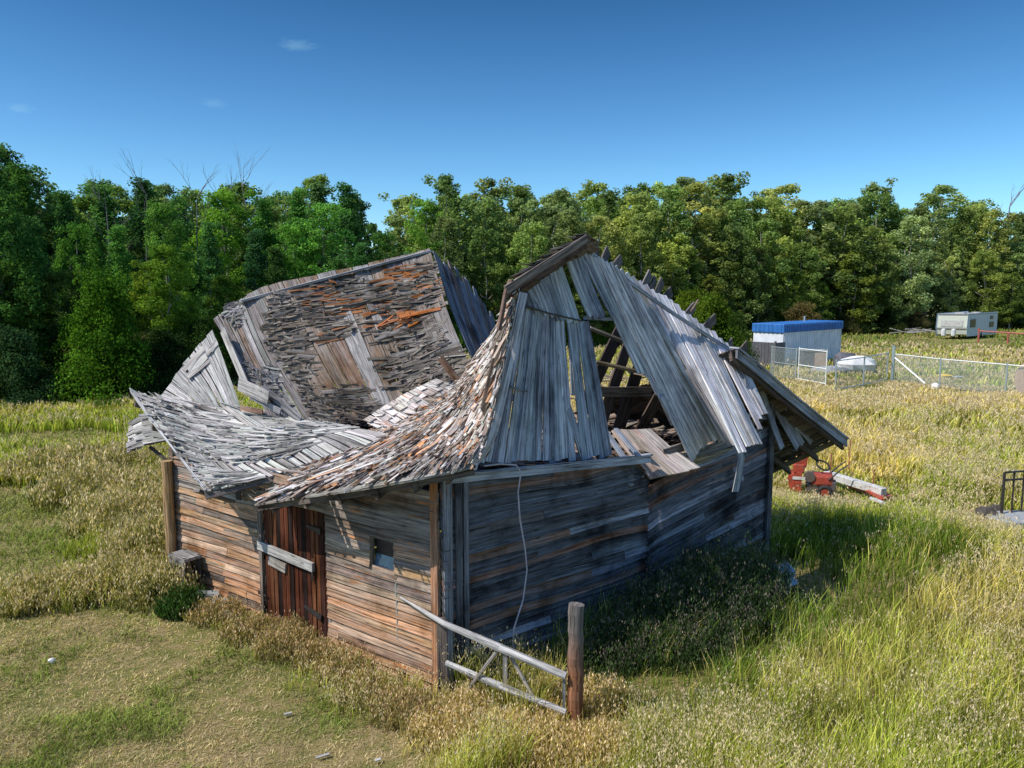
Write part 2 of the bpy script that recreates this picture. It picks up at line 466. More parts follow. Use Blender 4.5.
leanR = lambda t, z: .10 * math.exp(-((t - bs * .55) / 1.6) ** 2) * (z / 2.7) + .05 * nz(t * .45, z * .6, 7) - (.05 if t > bs else 0)
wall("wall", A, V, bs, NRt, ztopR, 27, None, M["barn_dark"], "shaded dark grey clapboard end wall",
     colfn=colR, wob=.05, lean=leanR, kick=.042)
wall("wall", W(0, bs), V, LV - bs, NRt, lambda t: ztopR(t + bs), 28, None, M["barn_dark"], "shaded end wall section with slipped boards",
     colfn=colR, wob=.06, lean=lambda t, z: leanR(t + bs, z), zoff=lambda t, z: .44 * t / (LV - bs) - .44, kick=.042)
wall("wall", L, V, LV, -NRt, lambda t: 2.35, 18, None, M["inner"], "far end wall", colfn=colR, wob=.02)
wall("wall", Rr, U, LU, -NL, lambda t: 2.5 - .22 * t, 18, None, M["inner"], "back wall", colfn=colR, wob=.02)
# lighter bleached patch boards at the wall head (far right)
mb = MB()
mb.board(ona(690, 462, .03), ona(764, 443, .03), .13, .02, (.40, .32, .19), up=NRt)
mb.board(ona(672, 463, .05), ona(764, 430, .05), .16, .02, (.24, .23, .24), up=NRt)
mb.board(ona(664, 454, .07), ona(764, 418, .07), .14, .02, (.17, .16, .17), up=NRt)
mb.board(ona(736, 414, -.08), ona(768, 418, -.08), .07, .05, (.35, .36, .40), up=NRt)
mb.build("wall_head_board", M["barn_dark"], barn)
# top plates
mb = MB()
mb.board(W(-.03, .05, 2.74) + NRt * .05, W(0, bs, 2.48) + NRt * .11, .07, .03, (.30, .30, .32), seg=6, sag=.02)
mb.board(W(0, .1, 2.68) + NRt * .09, W(0, bs * .98, 2.42) + NRt * .17, .12, .03, (.36, .37, .40), up=NRt, seg=5)
mb.build("top_plate", M["gable"], barn)
# corner boards at the near corner
mb = MB(); e = A + NL * .05 + U * .06
mb.board(e, e + Z * 2.66, .11, .025, (.40, .17, .07), up=NL); mb.build("corner_board", M["barn_warm"], barn)["label"] = "orange brown corner board"
mb = MB()
e = A + NRt * .07 + V * .07; mb.board(e, e + Z * 2.66, .12, .03, (.26, .27, .30), up=NRt); mb.build("corner_board", M["barn_dark"], barn)["label"] = "silver grey corner board"
mb = MB()
e = A + NRt * .09 + V * .22; mb.board(e, e + Z * 2.62, .09, .03, (.035, .035, .04), up=NRt)  # near-black strip stands in for the shaded gap by the corner
e = A + NRt * .085 + V * .33; mb.board(e, e + Z * 2.60, .07, .03, (.16, .17, .19), up=NRt, seg=3)
mb.build("corner_board", M["barn_dark"], barn)["label"] = "dark corner board"
mb = MB(); e = Rr + NRt * .06 - V * .05; mb.board(e, e + Z * 2.95, .13, .04, (.10, .10, .11), up=NRt, seg=2)
mb.build("corner_board", M["barn_dark"], barn)
mb = MB(); e = L + NL * .04 - U * .06; mb.board(e, e + Z * 2.3, .12, .03, (.16, .13, .11), up=NL)
mb.build("corner_board", M["barn_warm"], barn)
# door
dm = MB(); nb = 15
for i in range(nb):
    a0 = DOOR[0] + .02 + (DOOR[1] - DOOR[0] - .04) * i / nb; a1 = DOOR[0] + .02 + (DOOR[1] - DOOR[0] - .04) * (i + 1) / nb - .016
    zz = 1.90 - R.uniform(0, .03); pr = R.uniform(-.012, .004)
    c = R.choice([(.085, .026, .014), (.055, .02, .013), (.03, .014, .011), (.12, .036, .017), (.022, .013, .011), (.16, .06, .026)])
    dm.ribbon([W(a0) + NL * pr + Z * .05, W(a0) + NL * pr + Z * zz], [W(a1) + NL * pr + Z * .05, W(a1) + NL * pr + Z * zz], .025, c, up=NL)
door = dm.build("door", M["door"], barn); door["label"] = "dark red brown plank door"
mb = MB(); mb.board(onb(257, 545, -.06), onb(312, 568, -.06), .13, .04, (.52, .50, .47), up=NL); mb.build("crossbar", M["rail"], door)
mb = MB(); mb.board(onb(268, 560, -.035), onb(285, 569, -.035), .14, .03, (.34, .30, .25), up=NL); mb.build("latch_board", M["rail"], door)
for (x0, y0, x1, y1, w) in [(320, 532, 306, 526, .09), (321, 618, 304, 606, .10), (257, 532, 263, 535, .06), (258, 592, 266, 596, .06), (312, 569, 312, 581, .05)]:
    mb = MB(); mb.board(onb(x0, y0, -.04), onb(x1, y1, -.04), w, .012, (.10, .09, .10), up=NL, w2=w * .4); mb.build("hinge", M["iron"], door)
for (a_) in (DOOR[0] - .03, DOOR[1] + .03):
    mb = MB(); mb.board(W(a_) + NL * .045, W(a_) + NL * .045 + Z * 1.97, .07, .03, (.20, .16, .13), up=NL); mb.build("door_jamb", M["barn_warm"], barn)
mb = MB(); mb.board(W(DOOR[0] - .06) + NL * .05 + Z * 1.98, W(DOOR[1] + .06) + NL * .05 + Z * 1.93, .13, .03, (.24, .22, .20), up=NL); mb.build("door_lintel", M["barn_warm"], barn)
# interior darkness behind the door comes from the closed walls; small window
wf = MB()
for (p, q) in [((.72, 1.30), (.72, 1.78)), ((1.18, 1.30), (1.18, 1.78))]:
    wf.board(W(p[0]) + NL * .045 + Z * p[1], W(q[0]) + NL * .045 + Z * q[1], .045, .06, (.25, .20, .16), up=NL)
for zz in (1.30, 1.78): wf.board(W(.70) + NL * .05 + Z * zz, W(1.20) + NL * .05 + Z * zz, .045, .06, (.25, .20, .16), up=NL)
win = wf.build("window", M["barn_warm"], barn)
mb = MB(); mb.ribbon([W(.74) - NL * .05 + Z * 1.52, W(1.16) - NL * .05 + Z * 1.52], [W(.74) - NL * .05 + Z * 1.77, W(1.16) - NL * .05 + Z * 1.77], .02, (.015, .015, .02), up=NL); mb.build("opening_shade_sheet", M["iron"], win)  # dark sheet stands in for the shade inside the upper opening
mb = MB(); mb.ribbon([W(.75) + NL * .01 + Z * 1.33, W(1.15) + NL * .01 + Z * 1.33], [W(.75) - NL * .045 + Z * 1.52, W(1.15) - NL * .045 + Z * 1.52], .01, (.3, .4, .5), up=NL); mb.build("pane", M["glass"], win)
mb = MB(); mb.tube([onb(396, 583, -.05), onb(398, 645, -.05)], .012, 6, (.3, .4, .4)); mb.build("conduit_pipe", M["galv"], barn)

# ---- roof: far half ----------------------------------------------
rs = lambda name, lab: tag(empty(name, barn.location.copy()), lab)
def section(name, lab):
    o = bpy.data.objects.new(name, None); COL.objects.link(o); adopt(o, barn)
    o["label"] = lab; return o
def near_w(w):  # world pt
    return w
# rake (far gable, a~6) and fracture (a~3) edges
rk = [at(430, 249, 15.7), at(352, 267, 14.9), at(268, 286, 13.9), at(238, 301, 13.6), at(213, 319, 13.3)]
md = [at(448, 312, 14.2), at(378, 335, 13.6), at(300, 348, 13.0), at(262, 358, 12.8), at(238, 360, 12.7)]
fr = [at(480, 387, 12.85), at(412, 418, 12.5), at(345, 424, 12.2), at(300, 424, 12.05), at(268, 416, 12.0)]
SF = Surf([rk, md, fr])
def brown(s, t):
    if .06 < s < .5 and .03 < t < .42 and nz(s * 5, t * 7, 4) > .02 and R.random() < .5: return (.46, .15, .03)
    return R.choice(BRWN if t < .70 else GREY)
secF = MB()
far = sheathing(SF, 20, [(.30, .28, .26), (.24, .20, .17), (.30, .18, .10), (.33, .31, .29), (.27, .19, .13)], seg=10, ends=.006, off=0, th=.025, breaks=.3, up=NL, gap=.007)
far = far.build("roof_panel", M["sheath"], barn); far["label"] = "large tilted brown roof panel of the far half"
def missF(s, t):
    m = nz(s * 2.6 + 1.7, t * 7.5 + 4.1, 1.1)
    if t > .66: return m > -.22
    if s < .08: return True
    return m > .03 or nz(s * 9, t * 14, 3) > .32
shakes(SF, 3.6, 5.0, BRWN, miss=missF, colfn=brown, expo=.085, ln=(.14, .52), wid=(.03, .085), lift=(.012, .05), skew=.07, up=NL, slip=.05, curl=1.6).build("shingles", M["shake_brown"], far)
rafters(SF, (.02, .35, .7, .97), far, M["inner"], up=NL)
# slipped light strip of courses near the saddle
SL = Surf([[at(440, 384, 12.1), at(465, 394, 12.0)], [at(404, 402, 12.1), at(425, 416, 11.9)], [at(368, 425, 12.0), at(392, 438, 11.8)]])
SLs = Surf([[p + Z * .09 + NL * .1 for p in c] for c in SL.c])
shakes(SLs, 1.5, .5, [(.62, .56, .52), (.7, .64, .6), (.55, .47, .42)], expo=.16, wid=(.12, .17), ln=(.22, .3), lift=(.01, .03), up=NL, skew=.01).build("shingle_strip", M["shake_warm"], barn)["label"] = "pale sunlit strip of shingles in the roof valley"
# lower-left leaning facet
lf = Surf([[at(225, 322, 13.1), at(190, 355, 12.9), at(160, 398, 12.6)], [at(238, 362, 12.6), at(212, 384, 12.5), at(186, 405, 12.4)], [at(246, 408, 12.2), at(228, 412, 12.2), at(205, 412, 12.2)]])
lf = Surf([[at(212, 329, 13.1), at(186, 361, 12.9), at(160, 398, 12.7)], [at(226, 366, 12.7), at(205, 386, 12.6), at(178, 405, 12.5)], [at(241, 409, 12.3), at(222, 413, 12.3), at(196, 414, 12.3)]])
o = sheathing(lf, 9, [(.42, .41, .40), (.34, .33, .32), (.5, .48, .46)], seg=5, ends=.012, gap=.008, up=NL, breaks=.05).build("roof_panel", M["shake_grey"], barn)
o["label"] = "small grey roof panel leaning at the far left corner"
shakes(lf, 1.3, 1.2, SILV, miss=lambda s, t: nz(s * 3, t * 4, 8) > -.4, expo=.12, up=NL).build("shingles", M["shake_grey"], o)
# eave panel (left front flare)
ev = Surf([[at(300, 420, 12.0), at(235, 408, 12.3), at(172, 399, 12.6), at(130, 392, 12.5)],
           [at(340, 425, 11.7), at(272, 432, 11.6), at(205, 430, 11.7), at(152, 423, 11.6)],
           [at(372, 430, 11.5), at(300, 446, 11.2), at(235, 462, 11.05), at(178, 457, 11.05)],
           [at(392, 434, 11.3), at(325, 462, 11.0), at(262, 478, 10.75), at(205, 492, 10.55)]])
o = sheathing(ev, 22, SILV, seg=8, ends=.012, gap=.014, th=.03, breaks=.2).build("roof_panel", M["shake_grey"], barn)
o["label"] = "silvery eave panel flaring out over the left wall"
EV = o
def missE(s, t):
    if t > .93 and R.random() < .6: return False
    return nz(s * 3.2, t * 4.2 + 2, 5.5) > (-.06 - .5 * max(0, s - .5))
shakes(ev, 3.0, 2.9, [(.42, .40, .37), (.55, .53, .49), (.62, .60, .56), (.24, .22, .20)], miss=missE, expo=.12, ln=(.2, .6), wid=(.04, .10), lift=(.012, .06), skew=.08, curl=1.5).build("shingles", M["shake_grey"], o)
rafters(ev, (.05, .3, .55, .8), o, M["inner"], t0=.2, t1=.98)
mb = MB(); mb.ribbon([ev(s / 10, 1.0) - Z * .0 for s in range(11)], [ev(s / 10, 1.0) + ev.nrm(s / 10, 1) * .035 for s in range(11)], .03, (.5, .5, .5), up=NL)
mb.build("eave_edge", M["rail"], o)
mb = MB(); mb.board(ev(.995, 1.0) - Z * .05, ev(.99, .25) - Z * .05, .13, .05, (.16, .14, .13), up=-V, seg=5); mb.build("broken_edge_board", M["inner"], o)
mb = MB(); mb.board(at(196, 492, 10.75), at(232, 503, 11.15), .16, .04, (.22, .2, .19), up=NL); mb.board(at(236, 470, 11.2), at(238, 500, 11.2), .1, .03, (.1, .09, .08), up=NL); mb.build("hanging_scrap_board", M["inner"], o)
# little scrap overhang below the far-left corner
sc2 = Surf([[at(165, 412, 12.9), at(140, 418, 13.0), at(128, 428, 13.0)], [at(168, 440, 12.6), at(145, 446, 12.6), at(126, 453, 12.6)]])
o = sheathing(sc2, 7, SILV, seg=3, ends=.06, gap=.01).build("roof_scrap", M["shake_grey"], barn)
o["label"] = "ragged scrap of eave hanging past the left corner"
shakes(sc2, .7, .6, SILV, expo=.14).build("shingles", M["shake_grey"], o)
mb = MB(); mb.tube([at(150, 447, 12.7), at(169, 462, 12.6)], .03, 6, (.12, .1, .09)); mb.build("brace", M["inner"], o)
# torn strip hole filler boards around (240,385)
mb = MB()
for (x0, y0, x1, y1, w, c, Y0, Y1) in [(238, 384, 268, 398, .22, (.45, .42, .40), 12.3, 12.0), (262, 388, 300, 420, .13, (.17, .17, .2), 12.2, 11.9),
                            (250, 396, 280, 412, .1, (.3, .3, .32), 12.2, 12.0), (240, 408, 262, 412, .08, (.5, .3, .2), 12.2, 12.0), (222, 330, 246, 386, .15, (.42, .4, .38), 12.9, 12.3)]:
    mb.board(at(x0, y0, Y0), at(x1, y1, Y1), w, .025, c, up=NL)
mb.build("loose_board", M["shake_grey"], barn)
# opposite slope of the far half, its inner boards in shade
op = Surf([[at(432, 251, 15.7), at(462, 282, 16.2), at(494, 322, 16.9)], [at(452, 312, 14.6), at(478, 335, 15.2), at(502, 360, 16.0)], [at(484, 388, 13.2), at(500, 398, 13.9), at(515, 402, 14.8)]])
mb = MB(); nb = 17
for j in range(nb):
    t0 = j / nb; t1 = (j + .88) / nb; ext = R.uniform(-.16, .03) if j > 4 else R.uniform(-.02, .02)
    if j in (2, 6) : ext += .06
    e0 = [op(ext + (1 - ext) * i / 5, t0) for i in range(6)]; e1 = [op(ext + (1 - ext) * i / 5, t1) for i in range(6)]
    if ext < -.01:
        dd = (op(0, t0) - op(.1, t0)).normalized() * (-ext * 2.4); e0[0] = op(0, t0) + dd; e1[0] = op(0, t1) + dd
    mb.ribbon(e0, e1, .025, jit(R.choice([(.13, .14, .17), (.20, .21, .25), (.09, .08, .09), (.19, .12, .09)]), .3), up=-V)
o = mb.build("roof_panel", M["barn_dark"], barn); o["label"] = "shaded boards of the far roof's back slope"
# ridge strip
mb = MB(); mb.board(at(430, 250, 15.65), at(240, 300, 13.5), .12, .04, (.36, .35, .34), seg=6); mb.build("rake_board", M["shake_grey"], far)

# ---- roof: near half (swoop) -------------------------------------
ak = -.38
nk = [ona(517, 290, ak), ona(508, 335, ak), ona(498, 383, ak), ona(488, 428, ak), ona(474, 468, ak)]
m1 = [at(497, 330, 10.75), at(482, 368, 10.6), at(468, 402, 10.3), at(450, 440, 9.65), onb(424, 478, -.42)]
m2 = [at(474, 372, 11.6), at(452, 398, 11.3), at(430, 425, 10.8), at(400, 455, 10.0), onb(362, 489, -.80)]
m3 = [at(440, 402, 12.0), at(415, 420, 11.7), at(385, 440, 11.3), at(350, 466, 10.45), onb(305, 497, -.70)]
m4 = [at(400, 422, 12.3), at(372, 433, 12.0), at(340, 449, 11.5), at(304, 474, 10.75), onb(254, 505, -.5)]
NS = Surf([m4, m3, m2, m1, nk])
o = sheathing(NS, 20, [(.40, .36, .32), (.3, .24, .2)], seg=12, ends=.0, th=.025, off=-.01, breaks=.2, cut=(.20, .25, .42)).build("roof_panel", M["sheath"], barn)
o["label"] = "sunlit sagging near roof slope covered in curled shakes"; NSo = o
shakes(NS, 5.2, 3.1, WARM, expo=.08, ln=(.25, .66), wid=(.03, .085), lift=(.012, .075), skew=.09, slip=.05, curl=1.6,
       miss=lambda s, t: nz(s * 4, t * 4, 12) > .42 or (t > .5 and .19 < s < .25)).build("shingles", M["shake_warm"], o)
rafters(NS, (.06, .22, .38, .54, .70, .86, .98), o, M["inner"], t0=.3, t1=.99)
# verge strip: pale cut ends along the rake
mb = MB()
for i in range(46):
    t = i / 46; p = NS(1, t); q = NS(1, t + .02); n = NS.nrm(1, min(t, .98)); out = NRt
    w_ = (q - p).length * .85; d = (q - p).normalized()
    b = p + out * R.uniform(.01, .06) + n * .03; e = NS(.965, t) + n * .03 - d * .06
    mb.board(b, e, w_, .02, jit(R.choice([(.66, .62, .60), (.55, .47, .42), (.5, .3, .2)]), .2), up=n)
mb.build("verge_shingles", M["shake_warm"], o)
mb = MB(); mb.ribbon([NS(1, i / 12) + NRt * .045 - Z * .02 for i in range(13)], [NS(1, i / 12) + NRt * .045 - Z * .02 - NS.nrm(1, i / 12) * .1 for i in range(13)], .02, (.5, .48, .47), up=NRt); mb.build("rake_board", M["gable"], o)
# eave fascia underside
mb = MB(); mb.ribbon([NS(i / 12, .985) - Z * .05 for i in range(13)], [NS(i / 12, .985) - Z * .11 for i in range(13)], .03, (.14, .11, .09), up=NL); mb.build("eave_board", M["inner"], o)
# loose stick leaning over the valley, long splinters
mb = MB()
mb.tube([at(492, 335, 11.2), at(478, 352, 11.4), at(462, 378, 11.6), at(440, 405, 11.7), at(415, 425, 11.6)], [.022, .02, .018, .018, .012], 6, (.45, .34, .26))
mb.tube([at(510, 322, 10.6), at(497, 352, 10.6), at(480, 378, 10.9)], [.02, .02, .012], 6, (.4, .24, .15))
mb.board(at(440, 358, 12.4), at(462, 388, 12.2), .12, .03, (.17, .08, .04), up=NL)
mb.build("loose_stick", M["shake_warm"], barn)
mb = MB()
for i in range(46):
    s = R.uniform(.0, .85); t = R.uniform(.02, .8); p = NS(s, t) + Z * .05; d = (NS(s, min(t + .1, 1)) - NS(s, t)).normalized() * .8 + (NS(min(1, s + .05), t) - NS(s, t)).normalized() * -R.uniform(-.1, .9)
    mb.board(p, p + d.normalized() * R.uniform(.3, .8) + Z * R.uniform(-.02, .08), R.uniform(.03, .07), .01, jit(R.choice(WARM), .3))
mb.build("splintered_shake", M["shake_warm"], NSo)

# ---- roof: near half, upper front verge (the dark hood) ----------
hd = Surf([[ona(586, 239, -.42), ona(549, 262, -.42), ona(509, 288, -.42)], [ona(600, 248, .45), ona(562, 268, .40), ona(524, 296, .35)]])
hdo = sheathing(hd, 8, [(.2, .15, .12), (.14, .1, .08)], seg=2, ends=0, th=.03, gap=.004, breaks=0).build("roof_panel", M["inner"], barn)
hdo["label"] = "dark overhanging ridge section at the top of the gable"
hs = Surf([[p + Z * .06 for p in c] for c in hd.c])
shakes(hs, .9, 1.9, BRWN, expo=.1, ln=(.25, .4), lift=(.02, .06)).build("shingles", M["shake_brown"], hdo)
mb = MB(); p, q = ona(588, 238, -.45), ona(507, 290, -.45)
mb.board(p + Z * .0, q + Z * .0, .10, .04, (.27, .22, .19), up=NRt); mb.board(p - Z * .08 + U * .02, q - Z * .08 + U * .02, .08, .04, (.10, .06, .045), up=NRt)
mb.build("rake_board", M["inner"], hdo)
mb = MB(); mb.board(ona(510, 286, -.44), ona(522, 294, -.40), .17, .06, (.25, .17, .12), up=NRt); mb.board(ona(508, 288, -.44), ona(500, 330, -.44), .045, .04, (.2, .13, .1), up=NRt)
mb.build("end_block", M["inner"], hdo)

# ---- gable boarding ----------------------------------------------
def gboard(mb, x0, y0, x1, y1, a0, a1, wpx, col, seg=3, bow=.02, w2=None):
    p = ona(x0, y0, a0); q = ona(x1, y1, a1); s = (p.y / F); 
    d = (q - p).normalized(); n = NRt.copy(); wd = d.cross(n).normalized(); n2 = wd.cross(d)
    if n2.dot(NRt) < 0: n2 = -n2
    w0 = wpx; w1 = w2 or wpx; e0 = []; e1 = []
    b = R.uniform(-bow, bow); pr = R.uniform(0, .015)
    for i in range(seg + 1):
        t = i / seg; c = p.lerp(q, t) + n2 * (b * 4 * t * (1 - t) + pr); w = (w0 + (w1 - w0) * t)
        e0.append(c - wd * w / 2); e1.append(c + wd * w / 2)
    mb.ribbon(e0, e1, .022, col, up=n2)
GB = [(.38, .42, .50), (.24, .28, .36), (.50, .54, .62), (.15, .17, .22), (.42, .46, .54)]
def lerp2(P, f):
    x = f * (len(P) - 1); i = min(int(x), len(P) - 2); t = x - i
    return tuple(P[i][k] + (P[i + 1][k] - P[i][k]) * t for k in range(len(P[0])))
mb = MB()
topL = [(514, 300), (530, 306), (548, 315), (566, 319), (589, 322)]; botL = [(478, 462), (512, 462), (545, 462), (580, 459), (612, 455)]
n = 21
def vb(mb, top, bot, n, a_top, a_bot, ej=4, skipf=None, over=1.0, cols=GB):
    for i in range(n):
        f = (i + .5) / n; 
        if skipf and skipf(i): continue
        t = lerp2(top, f); b = lerp2(bot, f)
        T0, T1 = lerp2(top, i / n), lerp2(top, (i + 1) / n); B0, B1 = lerp2(bot, i / n), lerp2(bot, (i + 1) / n)
        wt = abs(ona(T0[0], T0[1], a_top).__sub__(ona(T1[0], T1[1], a_top)).dot(V)) * over * R.uniform(.93, 1.06); wb = (ona(B0[0], B0[1], a_bot) - ona(B1[0], B1[1], a_bot)).length * over * R.uniform(.9, 1.02)
        gboard(mb, t[0], t[1] + R.uniform(-ej, ej) * .4, b[0] + R.uniform(-.7, .7), b[1] + R.uniform(-ej, ej), a_top + R.uniform(-.01, .01), a_bot, wt, jit(R.choice(cols), .25), w2=wb)
vb(mb, topL, botL, n, .10, -.03, ej=2, skipf=lambda i: i == 15)
# the gap bottom near x=568-575 (open) and a stub board there
gboard(mb, 562, 392, 584, 458, .05, -.02, .12, (.24, .27, .32)); gboard(mb, 572, 318, 575, 395, .1, .05, .13, (.28, .31, .36))
o = mb.build("gable_boarding", M["gable"], barn); o["label"] = "lower upright boards of the gable"
mb = MB()
topU = [(517, 292), (532, 285), (548, 274), (562, 266)]; botU = [(514, 303), (545, 314), (562, 320), (580, 323)]
vb(mb, topU, botU, 9, .12, .06, ej=1)
vb(mb, [(566, 262), (582, 254)], [(588, 316), (606, 318)], 3, .15, .10, ej=1.5)
gboard(mb, 584, 254, 614, 316, .16, .10, .1, (.25, .28, .33)); 
o = mb.build("gable_boarding", M["gable"], barn); o["label"] = "upper upright boards of the gable"
mb = MB(); mb.board(ona(514, 302, .04), ona(548, 313, .04), .022, .02, (1, 1, 1), up=NRt, seg=4); mb.board(ona(548, 313, .04), ona(582, 321, .04), .022, .02, (1, 1, 1), up=NRt, seg=4); mb.build("gable_seam", M["iron"], barn)
mb = MB(); mb.board(ona(586, 318, .12), ona(616, 319, .16), .05, .05, (.26, .27, .3), up=NRt)
mb.build("gable_girt", M["gable"], barn)
mb = MB()   # patch panel outline at lower left of gable
mb.board(ona(494, 382, -.02), ona(527, 391, -.02), .025, .02, (.05, .05, .06), up=NRt); mb.build("batten", M["gable"], barn)
# fanned leaning sheet of boards
tops = [(584, 252), (592, 255), (602, 261), (616, 267), (632, 277), (650, 288), (668, 300), (686, 313), (704, 325), (722, 340), (742, 357)]
bots = [(637, 372), (650, 377), (694, 458), (706, 441), (722, 441), (735, 441), (740, 452), (752, 444), (761, 444), (760, 416), (768, 416)]
aT, aB = 1.15, -1.0
def aof(y, f=1.0):
    k = min(1, max(0, (f - .30) / .28)); k = k * k * (3 - 2 * k)
    t_, b_ = .35 + (1.15 - .35) * k, -.25 + (-1.1 + .25) * k
    return t_ + (b_ - t_) * (y - 250) / 200
mb = MB(); n = 29
for i in range(n):
    f = (i + .5) / n; t = lerp2(tops, f); b = lerp2(bots, f)
    yT, yB = t[1] + R.uniform(-2, 2), b[1] + R.uniform(-3, 4) * (R.random() < .6)
    p0 = ona(*lerp2(tops, i / n), aof(t[1], f)); p1 = ona(*lerp2(tops, (i + 1) / n), aof(t[1], f)); q0 = ona(*lerp2(bots, i / n), aof(b[1], f)); q1 = ona(*lerp2(bots, (i + 1) / n), aof(b[1], f))
    d = (ona(b[0], yB, aof(yB, f)) - ona(t[0], yT, aof(yT, f))).normalized()
    perp = lambda v: (v - d * v.dot(d)).length
    wt = perp(p1 - p0) * 1.02; wb = perp(q1 - q0) * .98
    col = jit(R.choice([(.62, .60, .60), (.50, .49, .50), (.68, .66, .66), (.38, .37, .38)]), .2)  # board tones lightened to read as sunlit
    gboard(mb, t[0], yT, b[0], yB, aof(yT, f), aof(yB, f), max(.07, min(wt, .17)) * R.uniform(.9, 1.05), col, w2=max(.06, min(wb, .15)) * R.uniform(.85, 1.02), seg=4, bow=.03)
# two boards lying over the sheet
gboard(mb, 700, 330, 757, 444, aof(330) - .05, aof(444) - .06, .10, (.42, .41, .42)); gboard(mb, 662, 396, 694, 460, aof(396, .25) - .04, aof(460, .25) - .04, .11, (.38, .38, .4))
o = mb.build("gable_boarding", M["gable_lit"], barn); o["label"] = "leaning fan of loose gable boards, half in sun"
mb = MB()
for (x0, y0, x1, y1, w, a0, a1) in [(762, 390, 782, 448, .13, -.1, -.2), (772, 398, 798, 447, .17, 0, -.12), (789, 416, 812, 442, .14, 0, -.05), (783, 408, 803, 444, .12, .05, -.06)]:
    gboard(mb, x0, y0, x1, y1, a0, a1, w, jit((.30, .30, .33), .2))
mb.build("hanging_gable_board", M["gable"], barn)
mb = MB(); P = [at(735, 436, 12.3), at(739, 448, 12.2), at(742, 458, 12.2), at(740, 472, 12.2), at(736, 492, 12.25)]
mb.ribbon([p - V3((.055, 0, 0)) for p in P], [p + V3((.055, .03, 0)) for p in P], .02, (.42, .43, .47), up=NRt); mb.build("split_hanging_board", M["gable"], barn)
mb = MB()   # rail edge on top of the leaning sheet
mb.board(ona(588, 250, .36), ona(742, 356, aof(356) + .02), .045, .05, (.40, .41, .45), up=NRt, seg=4, sag=.06); mb.build("rake_trim", M["gable"], barn)

# ---- right slope ---------------------------------------------------
T0 = ona(845, 440, -.42)
kz = [ona(590, 252, -.05), ona(660, 300, -.15), ona(735, 350, -.3), ona(790, 396, -.35), T0]
def back(p, a, dz, dx=0): return p + U * a + Z * dz + V * dx
rS = Surf([kz, [back(p, .9, -.18 - .1 * i, 0) for i, p in enumerate(kz)], [back(p, 2.0, -.55 - .17 * i, 0) for i, p in enumerate(kz)], [back(p, 3.2, -1.2 - .1 * i, 0) for i, p in enumerate(kz)]])
class Sub:
    def __init__(s, S, u0, u1, v0, v1): s.S = S; s.q = (u0, u1, v0, v1)
    def __call__(s, u, v): a, b, c, d = s.q; return s.S(a + (b - a) * u, c + (d - c) * v)
    def nrm(s, u, v, up=Z): return Surf.nrm(s, u, v, up)
rl = Sub(rS, 0, 1, .50, 1)
o = sheathing(rl, 19, [(.16, .13, .11), (.10, .085, .08), (.20, .17, .15)], seg=6, gap=.02, ends=.03).build("roof_panel", M["inner"], barn); o["label"] = "right roof slope hanging past the wall, dark underside showing"
shakes(rl, 3.3, 3.4, BRWN, expo=.14, miss=lambda s, t: nz(s * 3, t * 3, 31) > .2).build("shingles", M["shake_brown"], o)
rafters(rl, (.03, .2, .38, .56, .74, .92), o, M["inner"], off=-.03)
mb = MB(); mb.ribbon([rl(0, i / 8) + NRt * .05 + Z * .03 for i in range(9)], [rl(0, i / 8) + NRt * .05 - Z * .13 for i in range(9)], .04, (.23, .23, .25), up=NRt)
mb.ribbon([rl(0, i / 8) + NRt * .08 + Z * .05 for i in range(9)], [rl(0, i / 8) - NRt * .1 + Z * .05 for i in range(9)], .03, (.3, .3, .32), up=Z); mb.build("rake_board", M["gable"], o)
# sheathing stubs poking above the leaning gable + slanting planks seen through the hole
mb = MB()
for (x0, y0, x1, y1, w, Y0, Y1, c) in [
    (596, 262, 598, 246, .14, 12.6, 13.2, (.10, .08, .08)), (600, 270, 609, 250, .17, 12.6, 13.2, (.13, .11, .1)), (609, 274, 622, 259, .17, 12.7, 13.2, (.15, .13, .12)),
    (640, 296, 651, 273, .16, 13.0, 13.5, (.20, .18, .17)), (647, 300, 656, 278, .13, 13.1, 13.5, (.12, .1, .1)), (652, 305, 663, 281, .17, 13.1, 13.5, (.18, .15, .14)), (658, 312, 672, 291, .19, 13.1, 13.5, (.12, .1, .1)),
    (682, 322, 695, 306, .18, 13.3, 13.6, (.20, .18, .17)), (700, 334, 716, 318, .2, 13.5, 13.8, (.16, .13, .12)), (692, 311, 699, 300, .03, 13.4, 13.6, (.3, .2, .15)),
    (725, 352, 733, 342, .2, 13.8, 14, (.2, .17, .15)), (735, 360, 748, 345, .22, 13.8, 14, (.15, .12, .1))]:
    ab = .55 if x0 < 620 else (1.0 if x0 < 670 else 1.35); mb = MB()
    mb.board(ona(x0, y0, ab), ona(x1, y1, ab + .35), w * (.88 if x0 < 620 else .95), .03, c, up=NRt)
    mb.build("sheathing_stub", M["inner"], barn)
mb = MB()
for (x0, y0, x1, y1, w, Y0, Y1, c) in [(585, 405, 626, 318, .24, 11.9, 13.3, (.05, .035, .03)), (600, 430, 636, 322, .24, 12.0, 13.3, (.07, .05, .045)), (612, 452, 650, 335, .28, 12.1, 13.5, (.05, .035, .03)),
                            (636, 440, 690, 340, .25, 12.4, 13.7, (.07, .05, .04))]:
    mb.board(at(x0, y0, Y0), at(x1, y1, Y1), w, .03, c, up=NRt)
mb.build("fallen_roof_plank", M["inner"], barn)["label"] = "dark planks slanting behind the hole in the gable"
mb = MB()
mb.tube([at(590, 328, 12.0), at(622, 341, 12.2)], .035, 6, (.2, .18, .15)); mb.tube([at(596, 362, 11.9), at(640, 372, 12.2)], .035, 6, (.26, .22, .14))
mb.board(at(598, 392, 12.2), at(652, 392, 12.6), .16, .05, (.14, .12, .11), up=NRt)
